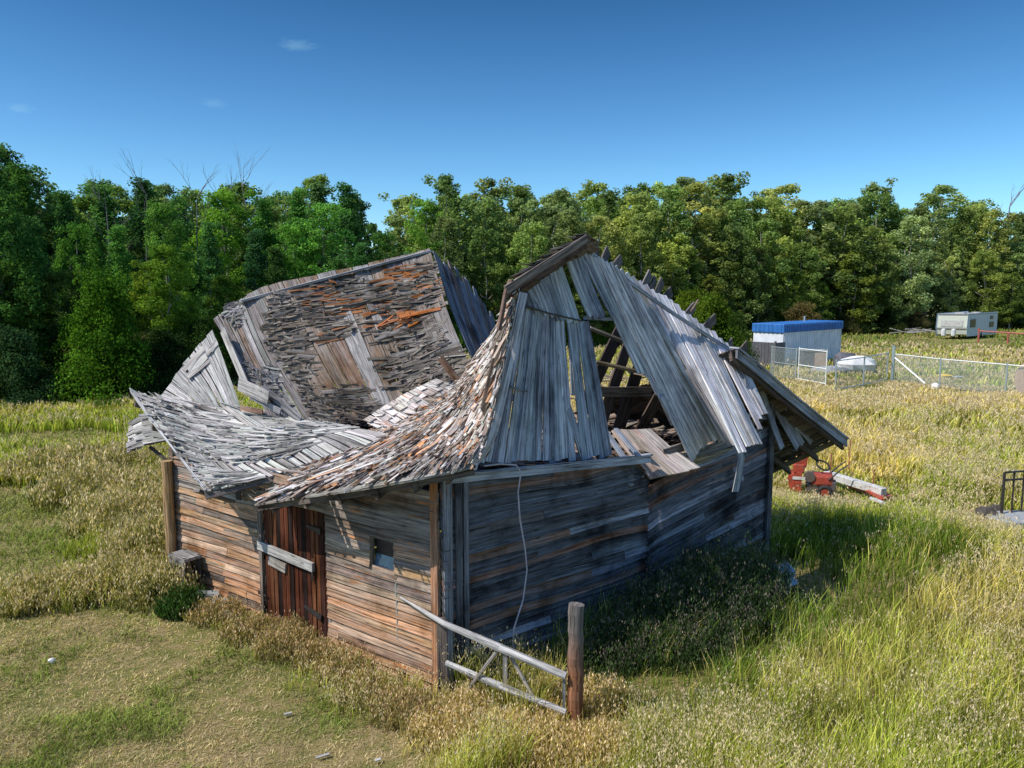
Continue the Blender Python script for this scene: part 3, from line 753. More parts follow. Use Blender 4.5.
mb.build("collar_beam", M["inner"], barn)
# debris heap inside
mb = MB()
for i in range(420):
    a = R.uniform(.25, 3.8); b = R.uniform(2.2, 6.9); zz = 1.95 + .6 * math.exp(-((a - 1.6) ** 2 + (b - 4.6) ** 2) / 3) + R.uniform(-.1, .18)
    p = W(a, b, zz); an = R.uniform(0, 3.14) if R.random() < .3 else R.gauss(.35, .3)
    d = V3((math.cos(an), math.sin(an), R.uniform(-.25, .25))) * R.uniform(.15, .5)
    mb.board(p - d, p + d, R.uniform(.06, .15), .018, jit(R.choice([(.24, .17, .13), (.34, .25, .19), (.14, .09, .07), (.42, .35, .3), (.09, .06, .05)]), .3), up=V3((R.uniform(-.4, .4), R.uniform(-.6, .2), 1)))
for i in range(60):
    b = R.uniform(4, 9); a = R.uniform(.5, 3); p = rS(min(.9, a / 3.2), min(.98, max(.45, (b - 3) / 6.2))) + Z * .08
    mb.board(p, p + V3((R.uniform(-.4, .4), R.uniform(-.4, .4), R.uniform(-.1, .1))), .1, .018, jit((.25, .2, .17), .3))
tag(mb.build("fallen_shingle_heap", M["shake_brown"], barn), kind="stuff")
# tilted platform of boards hanging over the wall head
pf = Surf([[at(612, 430, 11.6), at(651, 429, 12.1)], [at(628, 452, 11.35), at(675, 450, 11.9)], [at(650, 478, 11.1), at(702, 468, 11.7)]])
o = sheathing(pf, 4, [(.48, .42, .38), (.42, .38, .35), (.50, .38, .30)], seg=3, ends=.02, gap=.004, th=.03).build("fallen_wall_panel", M["shake_warm"], barn)
o["label"] = "pale tilted panel of boards lying over the wall head"
mb = MB()
for (x0, y0, x1, y1, w) in [(604, 428, 628, 462, .10), (616, 428, 640, 456, .08), (563, 452, 600, 463, .06)]: mb.board(at(x0, y0, 11.3), at(x1, y1, 10.9), w, .03, (.33, .36, .42), up=NRt)
mb.build("loose_board", M["gable"], barn)

# ---- cable down the end wall (thing) -------------------------------
mb = MB()
C = [(484, 466), (500, 464), (516, 465), (521, 472), (518, 492), (520, 520), (525, 548), (527, 570), (523, 600), (514, 628), (513, 645), (516, 655)]
mb.tube([ona(x, y, -.22) for x, y in C], .011, 6, (.6, .55, .62))
tag(mb.build("cable", M["cable"], None, smooth=True), "thin pale cable hanging loose down the dark end wall", "cable")

# ================================================================== fence stub in front
def log(p, q, r0, r1, col, n=12, seg=7, wob=.008):
    mb = MB(); pts = []; rr = []
    for i in range(seg + 1):
        t = i / seg; pts.append(p.lerp(q, t) + V3((R.uniform(-wob, wob), R.uniform(-wob, wob), 0))); rr.append((r0 + (r1 - r0) * t) * R.uniform(.95, 1.04))
    mb.tube(pts, rr, n, col); return mb
pb = onz(575, 722)
pm = log(pb, pb + Z * 1.40, .092, .088, (.22, .11, .06), 18, seg=14)
pm.c = [tuple(a_ * (1 - k_) + b_ * k_ for a_, b_ in zip((.30, .12, .05, 1), (.17, .15, .14, 1))) for v__ in pm.v for k_ in [min(1, max(0, (v__[2] - .55) / .6))]]
o = pm.build("fence_post", M["post"], None, smooth=False)
tag(o, "thick round brown wooden post standing in front of the barn corner", "fence post")
sb = onz(445, 690) + V3((-.02, -.12, 0))
fr_ = empty("rail_fence", sb, "short bleached two-rail fence between the barn corner and the round post", "fence")
Yr0, Yr1 = sb.y, pb.y - .02
mb = MB(); mb.board(sb + V3((0, 0, 0)), sb + Z * .98, .12, .10, (.17, .13, .11), up=V3((0, -1, 0))); mb.build("stub_post", M["post"], fr_)
mb = MB(); mb.tube([at(400, 597, sb.y + .35), at(445, 624, Yr0 - .1), at(500, 648, (Yr0 + Yr1) / 2 - .05), at(566, 676, Yr1 - .06)], [.012, .036, .048, .042], 9, (.50, .48, .46)); mb.build("rail", M["rail"], fr_)
mb = MB(); mb.tube([at(446, 663, Yr0 - .1), at(500, 686, (Yr0 + Yr1) / 2 - .06), at(566, 712, Yr1 - .06)], [.035, .042, .035], 9, (.46, .44, .42)); mb.build("rail", M["rail"], fr_)
mb = MB(); mb.tube([at(499, 648, 8.5), at(460, 700, 8.55)], .022, 7, (.32, .27, .23)); mb.tube([at(511, 657, 8.5), at(533, 696, 8.4)], .022, 7, (.35, .3, .26)); mb.build("brace", M["rail"], fr_)
mb = MB(); mb.board(at(505, 655, 8.45), at(505, 690, 8.45), .05, .03, (.3, .27, .25), up=V3((0, -1, 0))); mb.build("upright", M["rail"], fr_); mb = MB(); mb.board(at(564, 672, 8.2), at(564, 712, 8.2), .03, .02, (.3, .33, .35), up=V3((0, -1, 0))); mb.build("upright", M["rail"], fr_)
# yellow corner post at far left
p = L + NL * .14 - U * .10
o = log(p, p + Z * 2.12, .085, .08, (.48, .30, .14), 12).build("corner_pole", M["post"], None)
tag(o, "yellowish round log post standing at the barn's left corner", "log post")
# old crate leaning at left wall
cr_ = onz(183, 580); ax = (U, -NL, Z)
o = empty("wooden_crate", cr_, "small weathered slatted crate propped at the foot of the left wall", "crate")
cc = onb(186, 577, -.22); cc.z = 0
mb = MB()
for i in range(4): mb.box(cc + Z * (.1 + .17 * i) + NL * .14, .42, .02, .13, jit((.22, .19, .17)), (U, NL, Z))
mb.build("slat", M["post"], o)
mb = MB()
for s1 in (-1, 1):
    for s2 in (-1, 1): mb.box(cc + U * .2 * s1 + NL * .12 * s2 + Z * .34, .05, .05, .7, (.08, .07, .06), (U, NL, Z))
mb.box(cc + Z * .66, .48, .30, .05, (.35, .34, .33), (U, NL, Z)); mb.build("frame", M["post"], o)

# ================================================================== yard things, right side
def ring(c, r, ax, th, n=20, m=8):
    mb = MB(); x = ax.cross(Z).normalized() if abs(ax.z) < .9 else V3((1, 0, 0)); y = ax.cross(x).normalized()
    pts = [c + (x * math.cos(2 * math.pi * i / n) + y * math.sin(2 * math.pi * i / n)) * r for i in range(n + 1)]
    mb.tube(pts, th, m); return mb
rc = onz(818, 496)
sn = empty("red_snowblower", rc, "faded red walk-behind snowblower abandoned in the grass by the right eave", "snowblower")
ux = V3((.93, -.30, 0)).normalized(); uy = V3((.30, .93, 0)).normalized(); AXS = (ux, uy, Z)
def rp(a, b, z): return rc + ux * a + uy * b + Z * z
mb = MB()
# auger housing: half-round shell, drawn as a bent sheet plus side plates
pts = [(0, .12), (-.12, .16), (-.2, .30), (-.16, .48), (-.02, .56), (.1, .55)]
mb.ribbon([rp(-.48 - 0 + x * .8, -.24, z) for x, z in pts], [rp(-.48 + x * .8, .30, z) for x, z in pts], .02, (1, 1, 1), up=-ux)
for b in (-.25, .30): 
    vs = [rp(-.5 + x * .8, b, z) for x, z in [(0.12, .1), (0, .12), (-.14, .16), (-.24, .30), (-.2, .5), (-.02, .58), (.14, .57)]]
    mb.add(vs, [tuple(range(7))], [[(0, 0)] * 7], (1, 1, 1))
mb.build("auger_housing", M["red"], sn, bevel=0)
mb = MB(); mb.box(rp(-.46, 0, .66), .26, .30, .22, ax=AXS); mb.build("chute_base", M["red"], sn, bevel=.03)
mb = MB()
ch = [rp(-.42, 0, .7), rp(-.40, 0, .9), rp(-.36, -.02, 1.08)]
mb.ribbon([p - ux * .13 - uy * .12 for p in ch], [p + ux * .13 - uy * .10 for p in ch], .02, (1, 1, 1), up=-uy)
mb.ribbon([p - ux * .13 - uy * .12 for p in ch], [p - ux * .11 + uy * .13 for p in ch], .02, (1, 1, 1), up=-ux)
mb.ribbon([p + ux * .13 - uy * .10 for p in ch], [p + ux * .11 + uy * .13 for p in ch], .02, (1, 1, 1), up=ux)
mb.build("chute", M["red"], sn)
mb = MB(); mb.box(rp(-.46, -.262, .46), .28, .012, .07, ax=AXS); mb.build("decal_stripe", M["whitebeam"], sn)
mb = MB(); mb.box(rp(.06, 0, .42), .5, .42, .28, ax=AXS); mb.build("engine_shroud", M["red"], sn, bevel=.06)
mb = MB(); mb.box(rp(.0, 0, .22), .55, .34, .2, ax=AXS); mb.box(rp(.3, -.05, .3), .16, .3, .22, ax=AXS); mb.build("engine_block", M["engine"], sn, bevel=.02)
mb = MB(); mb.tube([rp(-.22, -.24, .5), rp(-.22, -.10, .5)], .12, 14); mb.build("fuel_tank", M["engine"], sn)
for b in (-.30, .30):
    w = ring(rp(.12, b, .17), .13, uy, .05).build("wheel", M["rubber"], sn, smooth=True)
    mb = MB(); mb.tube([rp(.12, b - .03, .17), rp(.12, b + .03, .17)], .09, 12); mb.build("rim", M["red"], w)
for b in (-.22, .22):
    mb = MB(); mb.tube([rp(.2, b, .45), rp(.45, b, .72), rp(.60, b, .84)], .018, 7, cap=True); mb.build("handlebar", M["iron"], sn)
ring(rp(.08, .05, .74), .16, V3((.2, -.5, .8)).normalized(), .022).build("recoil_hoop", M["rubber"], sn, smooth=True)
# white painted beam
p, q = onz(826, 474, .28), onz(884, 492, .22)
d = (q - p).normalized(); wd = d.cross(Z).normalized()
bmx = MB(); bmx.box((p + q) / 2, (q - p).length, .20, .17, ax=(d, wd, wd.cross(d))); 
o = bmx.build("painted_beam", M["whitebeam"], None, bevel=.012); tag(o, "long chipped white painted beam lying in the grass behind the snowblower", "beam")
mb = MB(); q0 = onz(884, 497, .12)
mb.tube([onz(848, 486, .1), q0], .035, 7); o = mb.build("rusty_pipe", M["redsteel"], None); tag(o, "thin rusty pipe lying along the near side of the white beam", "pipe")
for i, (x0, y0, x1, y1, m_, lab) in enumerate([(868, 490, 884, 499, "red", "small red plank at the near end of the white beam"), (876, 487, 890, 496, "redsteel", "dark red plank crossing the white beam's near end"),
                                    (870, 497, 886, 503, "whitebeam", "short white plank in front of the red ones")]):
    mb = MB(); mb.board(onz(x0, y0, .2), onz(x1, y1, .12), .13, .04, (1, 1, 1)); tag(mb.build("painted_plank", M[m_], None), lab, "plank")
# thin stakes by the beam
for (x, y, h, lab) in [(829, 488, 1.1, "thin rusty stake nearest the snowblower"), (848, 474, 1.15, "thin rusty stake behind the middle of the white beam"), (872, 494, .75, "short rusty stake at the near end of the white beam")]:
    p = onz(x, y); mb = MB(); mb.tube([p, p + Z * h * .8 + V3((.02, 0, 0))], .014, 5); tag(mb.build("metal_stake", M["redsteel"], None), lab, "stake")
# dead branch behind eave
mb = MB()
b0 = onz(832, 462); 
for (x0, y0, x1, y1, r) in [(826, 452, 866, 438, .05), (845, 447, 852, 434, .03), (835, 450, 845, 462, .03), (860, 440, 872, 436, .025), (850, 445, 868, 449, .02), (838, 448, 840, 436, .02)]:
    mb.tube([at(x0, y0, 24), at((x0 + x1) / 2, (y0 + y1) / 2 - 1, 24.1), at(x1, y1, 24.2)], [r, r * .8, r * .4], 6)
o = mb.build("fallen_branch", M["barkdark"], None); tag(o, "dark fallen branch poking out behind the right eave tip", "branch")
# right edge: metal railing, big pipe, slab, broken stones
g0 = onz(1001, 519); ry = V3((.97, .24, 0)).normalized(); hh = 1.02
gt = empty("metal_railing", g0, "dark metal railing panel standing at the right edge of the field", "railing")
for k in range(7):
    p = g0 + ry * (.26 * k); mb = MB(); mb.tube([p, p + Z * hh], .02 if k else .03, 7); mb.build("baluster", M["iron"], gt)
for zz in (hh, hh - .17):
    mb = MB(); mb.tube([g0 + Z * zz, g0 + ry * 1.6 + Z * zz], .022, 7); mb.build("rail", M["iron"], gt)
p = onz(998, 474, .18); mb = MB(); mb.tube([p, p + V3((3.2, -.3, 0))], .14, 14); tag(mb.build("concrete_pipe", M["stone"], None, smooth=False), "grey pipe lying in the grass behind the metal railing", "pipe")
def rock(c, sx, sy, sz, mat, name, lab, cat, group=None):
    vs = []; fs = []; n, m = 12, 7; mb = MB()
    for j in range(m + 1):
        for i in range(n):
            th = math.pi * j / m; ph = 2 * math.pi * i / n
            d = V3((math.sin(th) * math.cos(ph), math.sin(th) * math.sin(ph), math.cos(th)))
            k = 1 + .35 * noise.noise(d * 1.7 + c)
            vs.append(c + V3((d.x * sx, d.y * sy, d.z * sz)) * k)
    for j in range(m):
        for i in range(n): fs.append((j * n + i, (j + 1) * n + i, (j + 1) * n + (i + 1) % n, j * n + (i + 1) % n))
    mb.add(vs, fs, [[(0, 0), (1, 0), (1, 1), (0, 1)]] * len(fs), (1, 1, 1))
    return tag(mb.build(name, mat, None), lab, cat, group)
sl = onz(1016, 524); mb = MB(); mb.box(sl + V3((.5, .2, .06)), 2.0, .85, .13, ax=(V3((.98, .1, 0)).normalized(), V3((-.1, .98, 0)).normalized(), Z))
tag(mb.build("concrete_slab", M["stone"], None, bevel=.03), "flat grey concrete slab lying in front of the metal railing", "slab")
rock(onz(986, 514, .1), .22, .18, .16, M["barkdark"], "rock", "dark rock at the left end of the concrete slab", "rock")
rock(onz(996, 510, .1), .16, .14, .13, M["barkdark"], "rock", "smaller dark rock between the slab and the railing foot", "rock")
mb = MB()
for (x0, y0, x1, y1) in [(984, 490, 1000, 472), (985, 478, 1000, 484), (990, 492, 996, 468), (1000, 476, 1004, 462)]: mb.tube([onz(x0, y0, .1), at(x1, y1, onz(x0, y0).y + .2)], [.03, .015], 6)
tag(mb.build("dry_stalks", M["barkdark"], None), "tangle of dark dry stalks left of the metal railing", "dead plant", kind="stuff")
# blue-grey block at the barn's right corner in shade
rock(onz(778, 578, .16), .30, .26, .24, M["bluepaint"], "blue_block", "pale blue lump lying at the foot of the barn's right corner", "block")

# ---- container / site trailer --------------------------------------
def obox(name, c, dx, dy, sx, sy, sz, mat, parent, z0=0, bevel=0):
    mb = MB(); mb.box(c + Z * (z0 + sz / 2), sx, sy, sz, ax=(dx, dy, Z)); return mb.build(name, mat, parent, bevel=bevel)
cn = onz(780, 367); cdx = V3((.42, .907, 0)).normalized()
# near corner (long side/short side) at px 787, long side runs right and back to px 840
c0 = onz(782, 367); c1 = onz(840, 359.5)
ld = (c1 - c0); LL = ld.length; ld.normalize(); wdv = V3((-ld.y, ld.x, 0)); WW = 2.1
ct = empty("storage_trailer", c0, "white ribbed storage trailer with bright blue roof and trim", "storage trailer")
mid = c0 + ld * LL / 2 + wdv * WW / 2
o = obox("body", mid, ld, wdv, LL, WW, 2.15, M["whiteside"], ct)
mb = MB()
nrib = 34
for i in range(nrib): mb.box(c0 + ld * (LL * (i + .5) / nrib) - wdv * .02 + Z * 1.05, .05, .04, 2.1, ax=(ld, wdv, Z))
mb.build("side_ribs", M["whiteside"], o)
o = obox("roof", mid, ld, wdv, LL + .16, WW + .16, .55, M["bluetop"], ct, 2.153, bevel=.03)
mb = MB()
for i in range(nrib): mb.box(c0 + ld * (LL * (i + .5) / nrib) - wdv * .095 + Z * 2.42, .06, .03, .5, ax=(ld, wdv, Z))
mb.build("trim_ribs", M["bluetop"], o); mb = MB()
for i in range(7): mb.box(c0 - ld * .09 + wdv * (WW * (i + .5) / 7) + Z * 2.42, .03, .1, .5, ax=(ld, wdv, Z))
mb.build("trim_ribs", M["bluetop"], o)
p = c0 + ld * LL * .62 + wdv * 1.2 + Z * 2.68; mb = MB(); mb.tube([p, p + Z * .4], .06, 8); mb.build("roof_vent", M["galv"], ct)
e0 = c0 - ld * 1.0 + wdv * .6
o = empty("grey_shed_box", e0, "dark grey slatted enclosure standing at the near end of the blue-roofed trailer", "enclosure")
mb = MB(); cE = c0 - ld * .75 + wdv * 1.2
for i in range(12): mb.box(cE + wdv * (-1.4 + 2.8 * (i + .5) / 12) - ld * .5 + Z * .8, .05, .21, 1.6, ax=(ld, wdv, Z))
for i in range(4): mb.box(cE - wdv * 1.42 + ld * (-.45 + .3 * i) + Z * .8, .27, .05, 1.6, ax=(ld, wdv, Z))
mb.build("panel", M["greybox"], o)
mb = MB()
for s_ in (-1.4, 1.4): mb = MB(); mb.box(cE + wdv * s_ - ld * .52 + Z * .85, .1, .1, 1.7, ax=(ld, wdv, Z)); mb.build("post", M["greybox"], o)
# junk by the trailer
jb = onz(815, 368); o = empty("junk_cabinet", jb, "low dark grey metal cabinet standing outside the trailer's side", "cabinet")
obox("body", jb + V3((0, .5, 0)), V3((1, 0, 0)), V3((0, 1, 0)), 1.5, .8, 1.05, M["greybox"], o, 0, .03)
obox("door_panel", jb + V3((.35, .08, 0)), V3((1, 0, 0)), V3((0, 1, 0)), .7, .04, .85, M["tan"], o, .1)
obox("top", jb + V3((0, .5, 0)), V3((1, 0, 0)), V3((0, 1, 0)), 1.6, .9, .06, M["stone"], o, 1.053)
rock(onz(857, 366, .35), 1.15, .9, .62, M["tarp"], "tarp_covered_pile", "large white tarp-covered mound beside the trailer end", "tarp")
rock(onz(867, 364, .25), .55, .5, .4, M["tarp"], "tarp_covered_pile", "small white lump right of the large tarp-covered mound", "tarp")
rock(onz(832, 371, .15), 1.3, .35, .28, M["stone"], "boulder", "long low pale boulder in front of the cabinet", "boulder")
rock(onz(843, 361, .5), .6, .5, .55, M["greybox"], "black_bag", "dark bundle leaning on the trailer's far end", "bundle")
rock(onz(850, 359, .4), .5, .4, .4, M["greybox"], "black_bag", "smaller dark bundle between the trailer and the white mound", "bundle")
rock(onz(944, 376, .12), .45, .2, .12, M["yellow"], "yellow_toy", "bright yellow plastic item lying behind the long fence rail", "plastic item")
rock(onz(958, 377, .08), .3, .15, .08, M["stone"], "stone", "small pale stone beside the yellow item", "stone")
rock(onz(935, 387, .12), .2, .2, .2, M["tarp"], "stone", "small white stone at the foot of the fence", "stone")
# ---- chain link fences ---------------------------------------------
def mesh_mat():
    m, nt, out = nodes("chain_link_wire"); K = nt.links.new
    uv = nt.nodes.new("ShaderNodeUVMap"); sep = nt.nodes.new("ShaderNodeSeparateXYZ"); K(uv.outputs[0], sep.inputs[0])
    res = []
    for sg in (1, -1):
        a = nt.nodes.new("ShaderNodeMath"); a.operation = "ADD" if sg > 0 else "SUBTRACT"; K(sep.outputs[0], a.inputs[0]); K(sep.outputs[1], a.inputs[1])
        b = nt.nodes.new("ShaderNodeMath"); b.operation = "MULTIPLY"; b.inputs[1].default_value = 13; K(a.outputs[0], b.inputs[0])
        f = nt.nodes.new("ShaderNodeMath"); f.operation = "FRACT"; K(b.outputs[0], f.inputs[0])
        g = nt.nodes.new("ShaderNodeMath"); g.operation = "LESS_THAN"; g.inputs[1].default_value = .15; K(f.outputs[0], g.inputs[0]); res.append(g)
    mx = nt.nodes.new("ShaderNodeMath"); mx.operation = "MAXIMUM"; K(res[0].outputs[0], mx.inputs[0]); K(res[1].outputs[0], mx.inputs[1])
    b = N(nt, "ShaderNodeBsdfPrincipled", Roughness=.5, Metallic=.2); b.inputs["Base Color"].default_value = (.42, .50, .50, 1)
    t = nt.nodes.new("ShaderNodeBsdfTransparent"); s = nt.nodes.new("ShaderNodeMixShader")
    K(mx.outputs[0], s.inputs[0]); K(t.outputs[0], s.inputs[1]); K(b.outputs[0], s.inputs[2]); K(s.outputs[0], out.inputs[0])
    return m
M["link"] = mesh_mat()
def cl_fence(name, pts, H, lab, rail_mat, rails=("top",), cat="fence", post_r=.045, mats="galv", posth=.08):
    f = empty(name, pts[0], lab, cat)
    for p in pts:
        mb = MB(); mb.tube([p, p + Z * (H + posth)], post_r, 8); mb.build("post", M[mats], f)
    for i in range(len(pts) - 1):
        p, q = pts[i], pts[i + 1]
        for r in rails:
            z = {"top": H, "bottom": .12, "mid": H * .5}[r]; mb = MB(); mb.tube([p + Z * z, q + Z * z], .028, 7); mb.build("rail", M[rail_mat], f)
        l = (q - p).length; mb = MB()
        mb.add([p + Z * .05, q + Z * .05, q + Z * H, p + Z * H], [(0, 1, 2, 3)], [[(0, 0), (l, 0), (l, H), (0, H)]], (1, 1, 1)); mb.build("chain_mesh", M["link"], f)
    return f
P0 = onz(893, 381); P1 = onz(939, 388); P2 = onz(1005, 396); P3 = P2 + (P2 - P1) * 1.1
hf = 1.45
f1 = cl_fence("chain_link_fence", [P0, P1, P2, P3], hf, "long chain link fence with white top rail running off to the right", "whitesteel")
mb = MB(); mb.tube([P0 + Z * hf * .88, P0.lerp(P1, .72) + Z * .1], .045, 7); mb.build("brace", M["whitesteel"], f1)
mb = MB(); mb.tube([P0 + V3((-.06, 0, 0)), P0 + V3((-.06, 0, hf + .45))], .085, 10); mb.build("corner_post", M["galv"], f1)
G0 = onz(835, 392); G1 = onz(863, 387); G2 = P0 + V3((-.35, 0, 0))
cl_fence("chain_link_gate", [G0, G1, G2], 1.5, "low grey chain link gate between the middle post and the tall corner post", "galv", ("top", "bottom"), "gate", post_r=.04)
H0 = onz(798, 381); H1 = onz(825.5, 386)
cl_fence("chain_link_gate", [H0, H1], 1.75, "white framed chain link gate standing open in front of the trailer", "whitesteel", ("top", "bottom", "mid"), "gate", post_r=.03, mats="whitesteel")
I0 = onz(771, 377)
cl_fence("chain_link_fence", [I0, H0 + V3((-.1, .1, 0))], 1.7, "short chain link fence panel between the grey enclosure and the open white gate", "galv", ("top", "mid"))
# round bale-like drum at the right edge
dc = onz(1030, 399); mb = MB(); mb.tube([dc + V3((0, 0, .85)), dc + V3((1.6, .5, .85))], .85, 20); 
o = mb.build("cable_drum", M["tan"], None); tag(o, "large pinkish wooden drum lying behind the fence at the right edge", "drum")
# caravan
v0 = onz(937, 340); 
cv = empty("camper_trailer", v0, "old cream camper trailer parked below the trees on the right", "camper trailer")
fx = V3((.97, -.05, 0)).normalized(); fy = V3((-.02, 1, 0)).normalized()
q0, q1 = onz(936, 339), onz(967, 339.5); fx = (q1 - q0); FW = fx.length; fx.normalize()
sy_ = V3((.78, .63, 0)).normalized(); SL_ = 7.2
def cvp(a, b, z): return q0 + fx * a + sy_ * b + Z * z
def prism(name, pts, b0, b1, mat, parent):
    mb = MB(); n = len(pts); vs = [cvp(a, b0, z) for a, z in pts] + [cvp(a, b1, z) for a, z in pts]
    fs = [tuple(range(n)), tuple(range(2 * n - 1, n - 1, -1))] + [(i, (i + 1) % n, n + (i + 1) % n, n + i) for i in range(n)]
    mb.add(vs, fs, [[(0, 0)] * len(f) for f in fs], (1, 1, 1)); return mb.build(name, mat, parent)
# body as a side-profile: front face leans a little
def body():
    mb = MB(); prof = [(0, .45), (-.12, 1.2), (0, 2.35), (SL_, 2.45), (SL_, .45)]
    vs = [cvp(0, b, z) for b, z in prof] + [cvp(FW, b, z) for b, z in prof]; n = 5
    fs = [tuple(range(n)), tuple(range(2 * n - 1, n - 1, -1))] + [(i, (i + 1) % n, n + (i + 1) % n, n + i) for i in range(n)]
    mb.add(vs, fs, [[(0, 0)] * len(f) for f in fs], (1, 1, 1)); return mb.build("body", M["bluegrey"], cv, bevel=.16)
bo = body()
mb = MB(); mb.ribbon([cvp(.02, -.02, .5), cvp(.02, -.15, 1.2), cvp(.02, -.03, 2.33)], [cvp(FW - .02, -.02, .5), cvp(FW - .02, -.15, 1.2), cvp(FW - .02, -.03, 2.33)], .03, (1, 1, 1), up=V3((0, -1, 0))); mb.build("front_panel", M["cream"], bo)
mb = MB(); mb.ribbon([cvp(.4, -.19, 1.25), cvp(.4, -.12, 1.85)], [cvp(FW - .4, -.19, 1.25), cvp(FW - .4, -.12, 1.85)], .02, (1, 1, 1), up=V3((0, -1, 0))); mb.build("stone_guard", M["whitebeam"], bo)
mb = MB(); mb.ribbon([cvp(.05, -.15, .98), cvp(.05, -.17, 1.06)], [cvp(FW - .05, -.15, .98), cvp(FW - .05, -.17, 1.06)], .02, (1, 1, 1), up=V3((0, -1, 0))); mb.build("trim_line", M["engine"], bo)
for (b0, b1, z0, z1) in [(.5, 1.7, 1.15, 1.95), (5.3, 6.3, 1.05, 1.6), (5.4, 6.1, 1.85, 2.2)]:
    mb = MB(); e = fx * .03 + V3((.02, -.03, 0)); mb.ribbon([cvp(FW, b0, z0) + e, cvp(FW, b1, z0) + e], [cvp(FW, b0, z1) + e, cvp(FW, b1, z1) + e], .02, (1, 1, 1), up=fx); mb.build("window", M["darkwin"], bo)
mb = MB(); mb.box(cvp(FW * .35, 3, 2.49), .8, .8, .16, ax=(fx, sy_, Z)); mb.build("roof_vent", M["whitebeam"], cv); mb = MB(); mb.box(cvp(FW * .6, 5, 2.5), .7, .7, .18, ax=(fx, sy_, Z)); mb.build("roof_vent", M["whitebeam"], cv)
mb = MB(); mb.box(cvp(FW * .5, SL_ / 2, 2.435), FW + .06, SL_ + .1, .05, ax=(fx, sy_, Z)); mb.build("roof_sheet", M["stone"], cv)
for s_ in (.3, .62): obox("gas_bottle", cvp(FW * s_, -.5, 0), fx, sy_, .34, .34, .75, M["tarp"], cv, .3, .1)
for a_ in (.15, FW - .15):
    w = ring(cvp(a_, SL_ * .5, .33), .25, fx, .09).build("wheel", M["rubber"], cv, smooth=True)
# red pipe gate right of caravan
r0 = onz(985, 340); rg = empty("red_pipe_rail", r0, "red pipe rail fence running right from the camper trailer", "fence")
ra, rb = at(979, 331, 71), at(1060, 336, 66); mb = MB(); mb.tube([ra, rb], .07, 7); mb.build("rail", M["redsteel"], rg)
for t in (0, .38, .75, 1):
    p = ra.lerp(rb, t); mb = MB(); mb.tube([V3((p.x, p.y, 0)), p + Z * .25 * (t == 0)], .09, 7); mb.build("post", M["redsteel"], rg)
# log pile left of caravan
lp = empty("brush_pile", onz(905, 331), "pale brush and log pile left of the camper trailer", "brush pile")
mb = MB()
for i in range(16):
    p = onz(R.uniform(896, 932), R.uniform(329, 333), R.uniform(.1, .9)); d = V3((R.uniform(.6, 1.8), R.uniform(-.6, .6), R.uniform(-.25, .25)))
    mb = MB(); mb.tube([p - d, p + d], [.07, .04], 5); mb.build("log", M["bark"], lp)

# ================================================================== GROUND
def proj(X, Y, Zz=0):
    dy = Y; dz = Zz - HC
    dep = CP * dy - SP * dz; u = SP * dy + CP * dz
    return 512 + F * X / dep, 384 - F * u / dep
def inpoly(px, py, poly):
    c = np.zeros(px.shape, bool); n = len(poly)
    for i in range(n):
        x0, y0 = poly[i]; x1, y1 = poly[(i + 1) % n]
        k = ((y0 > py) != (y1 > py)) & (px < (x1 - x0) * (py - y0) / ((y1 - y0) if y1 != y0 else 1e-9) + x0)
        c ^= k
    return c
def vnoise(x, y, s, seed=0):
    """smooth value noise on arrays"""
    r = np.random.default_rng(seed).random((128, 128)); x = x / s + 37.7; y = y / s + 11.3
    xi = np.floor(x).astype(int); yi = np.floor(y).astype(int); fx_ = x - xi; fy_ = y - yi
    fx_ = fx_ * fx_ * (3 - 2 * fx_); fy_ = fy_ * fy_ * (3 - 2 * fy_)
    g = lambda a, b: r[a % 128, b % 128]
    return (g(xi, yi) * (1 - fx_) + g(xi + 1, yi) * fx_) * (1 - fy_) + (g(xi, yi + 1) * (1 - fx_) + g(xi + 1, yi + 1) * fx_) * fy_
def fnoise(x, y, s, seed=0):
    return (vnoise(x, y, s, seed) * .5 + vnoise(x, y, s / 2.1, seed + 1) * .3 + vnoise(x, y, s / 4.3, seed + 2) * .2)
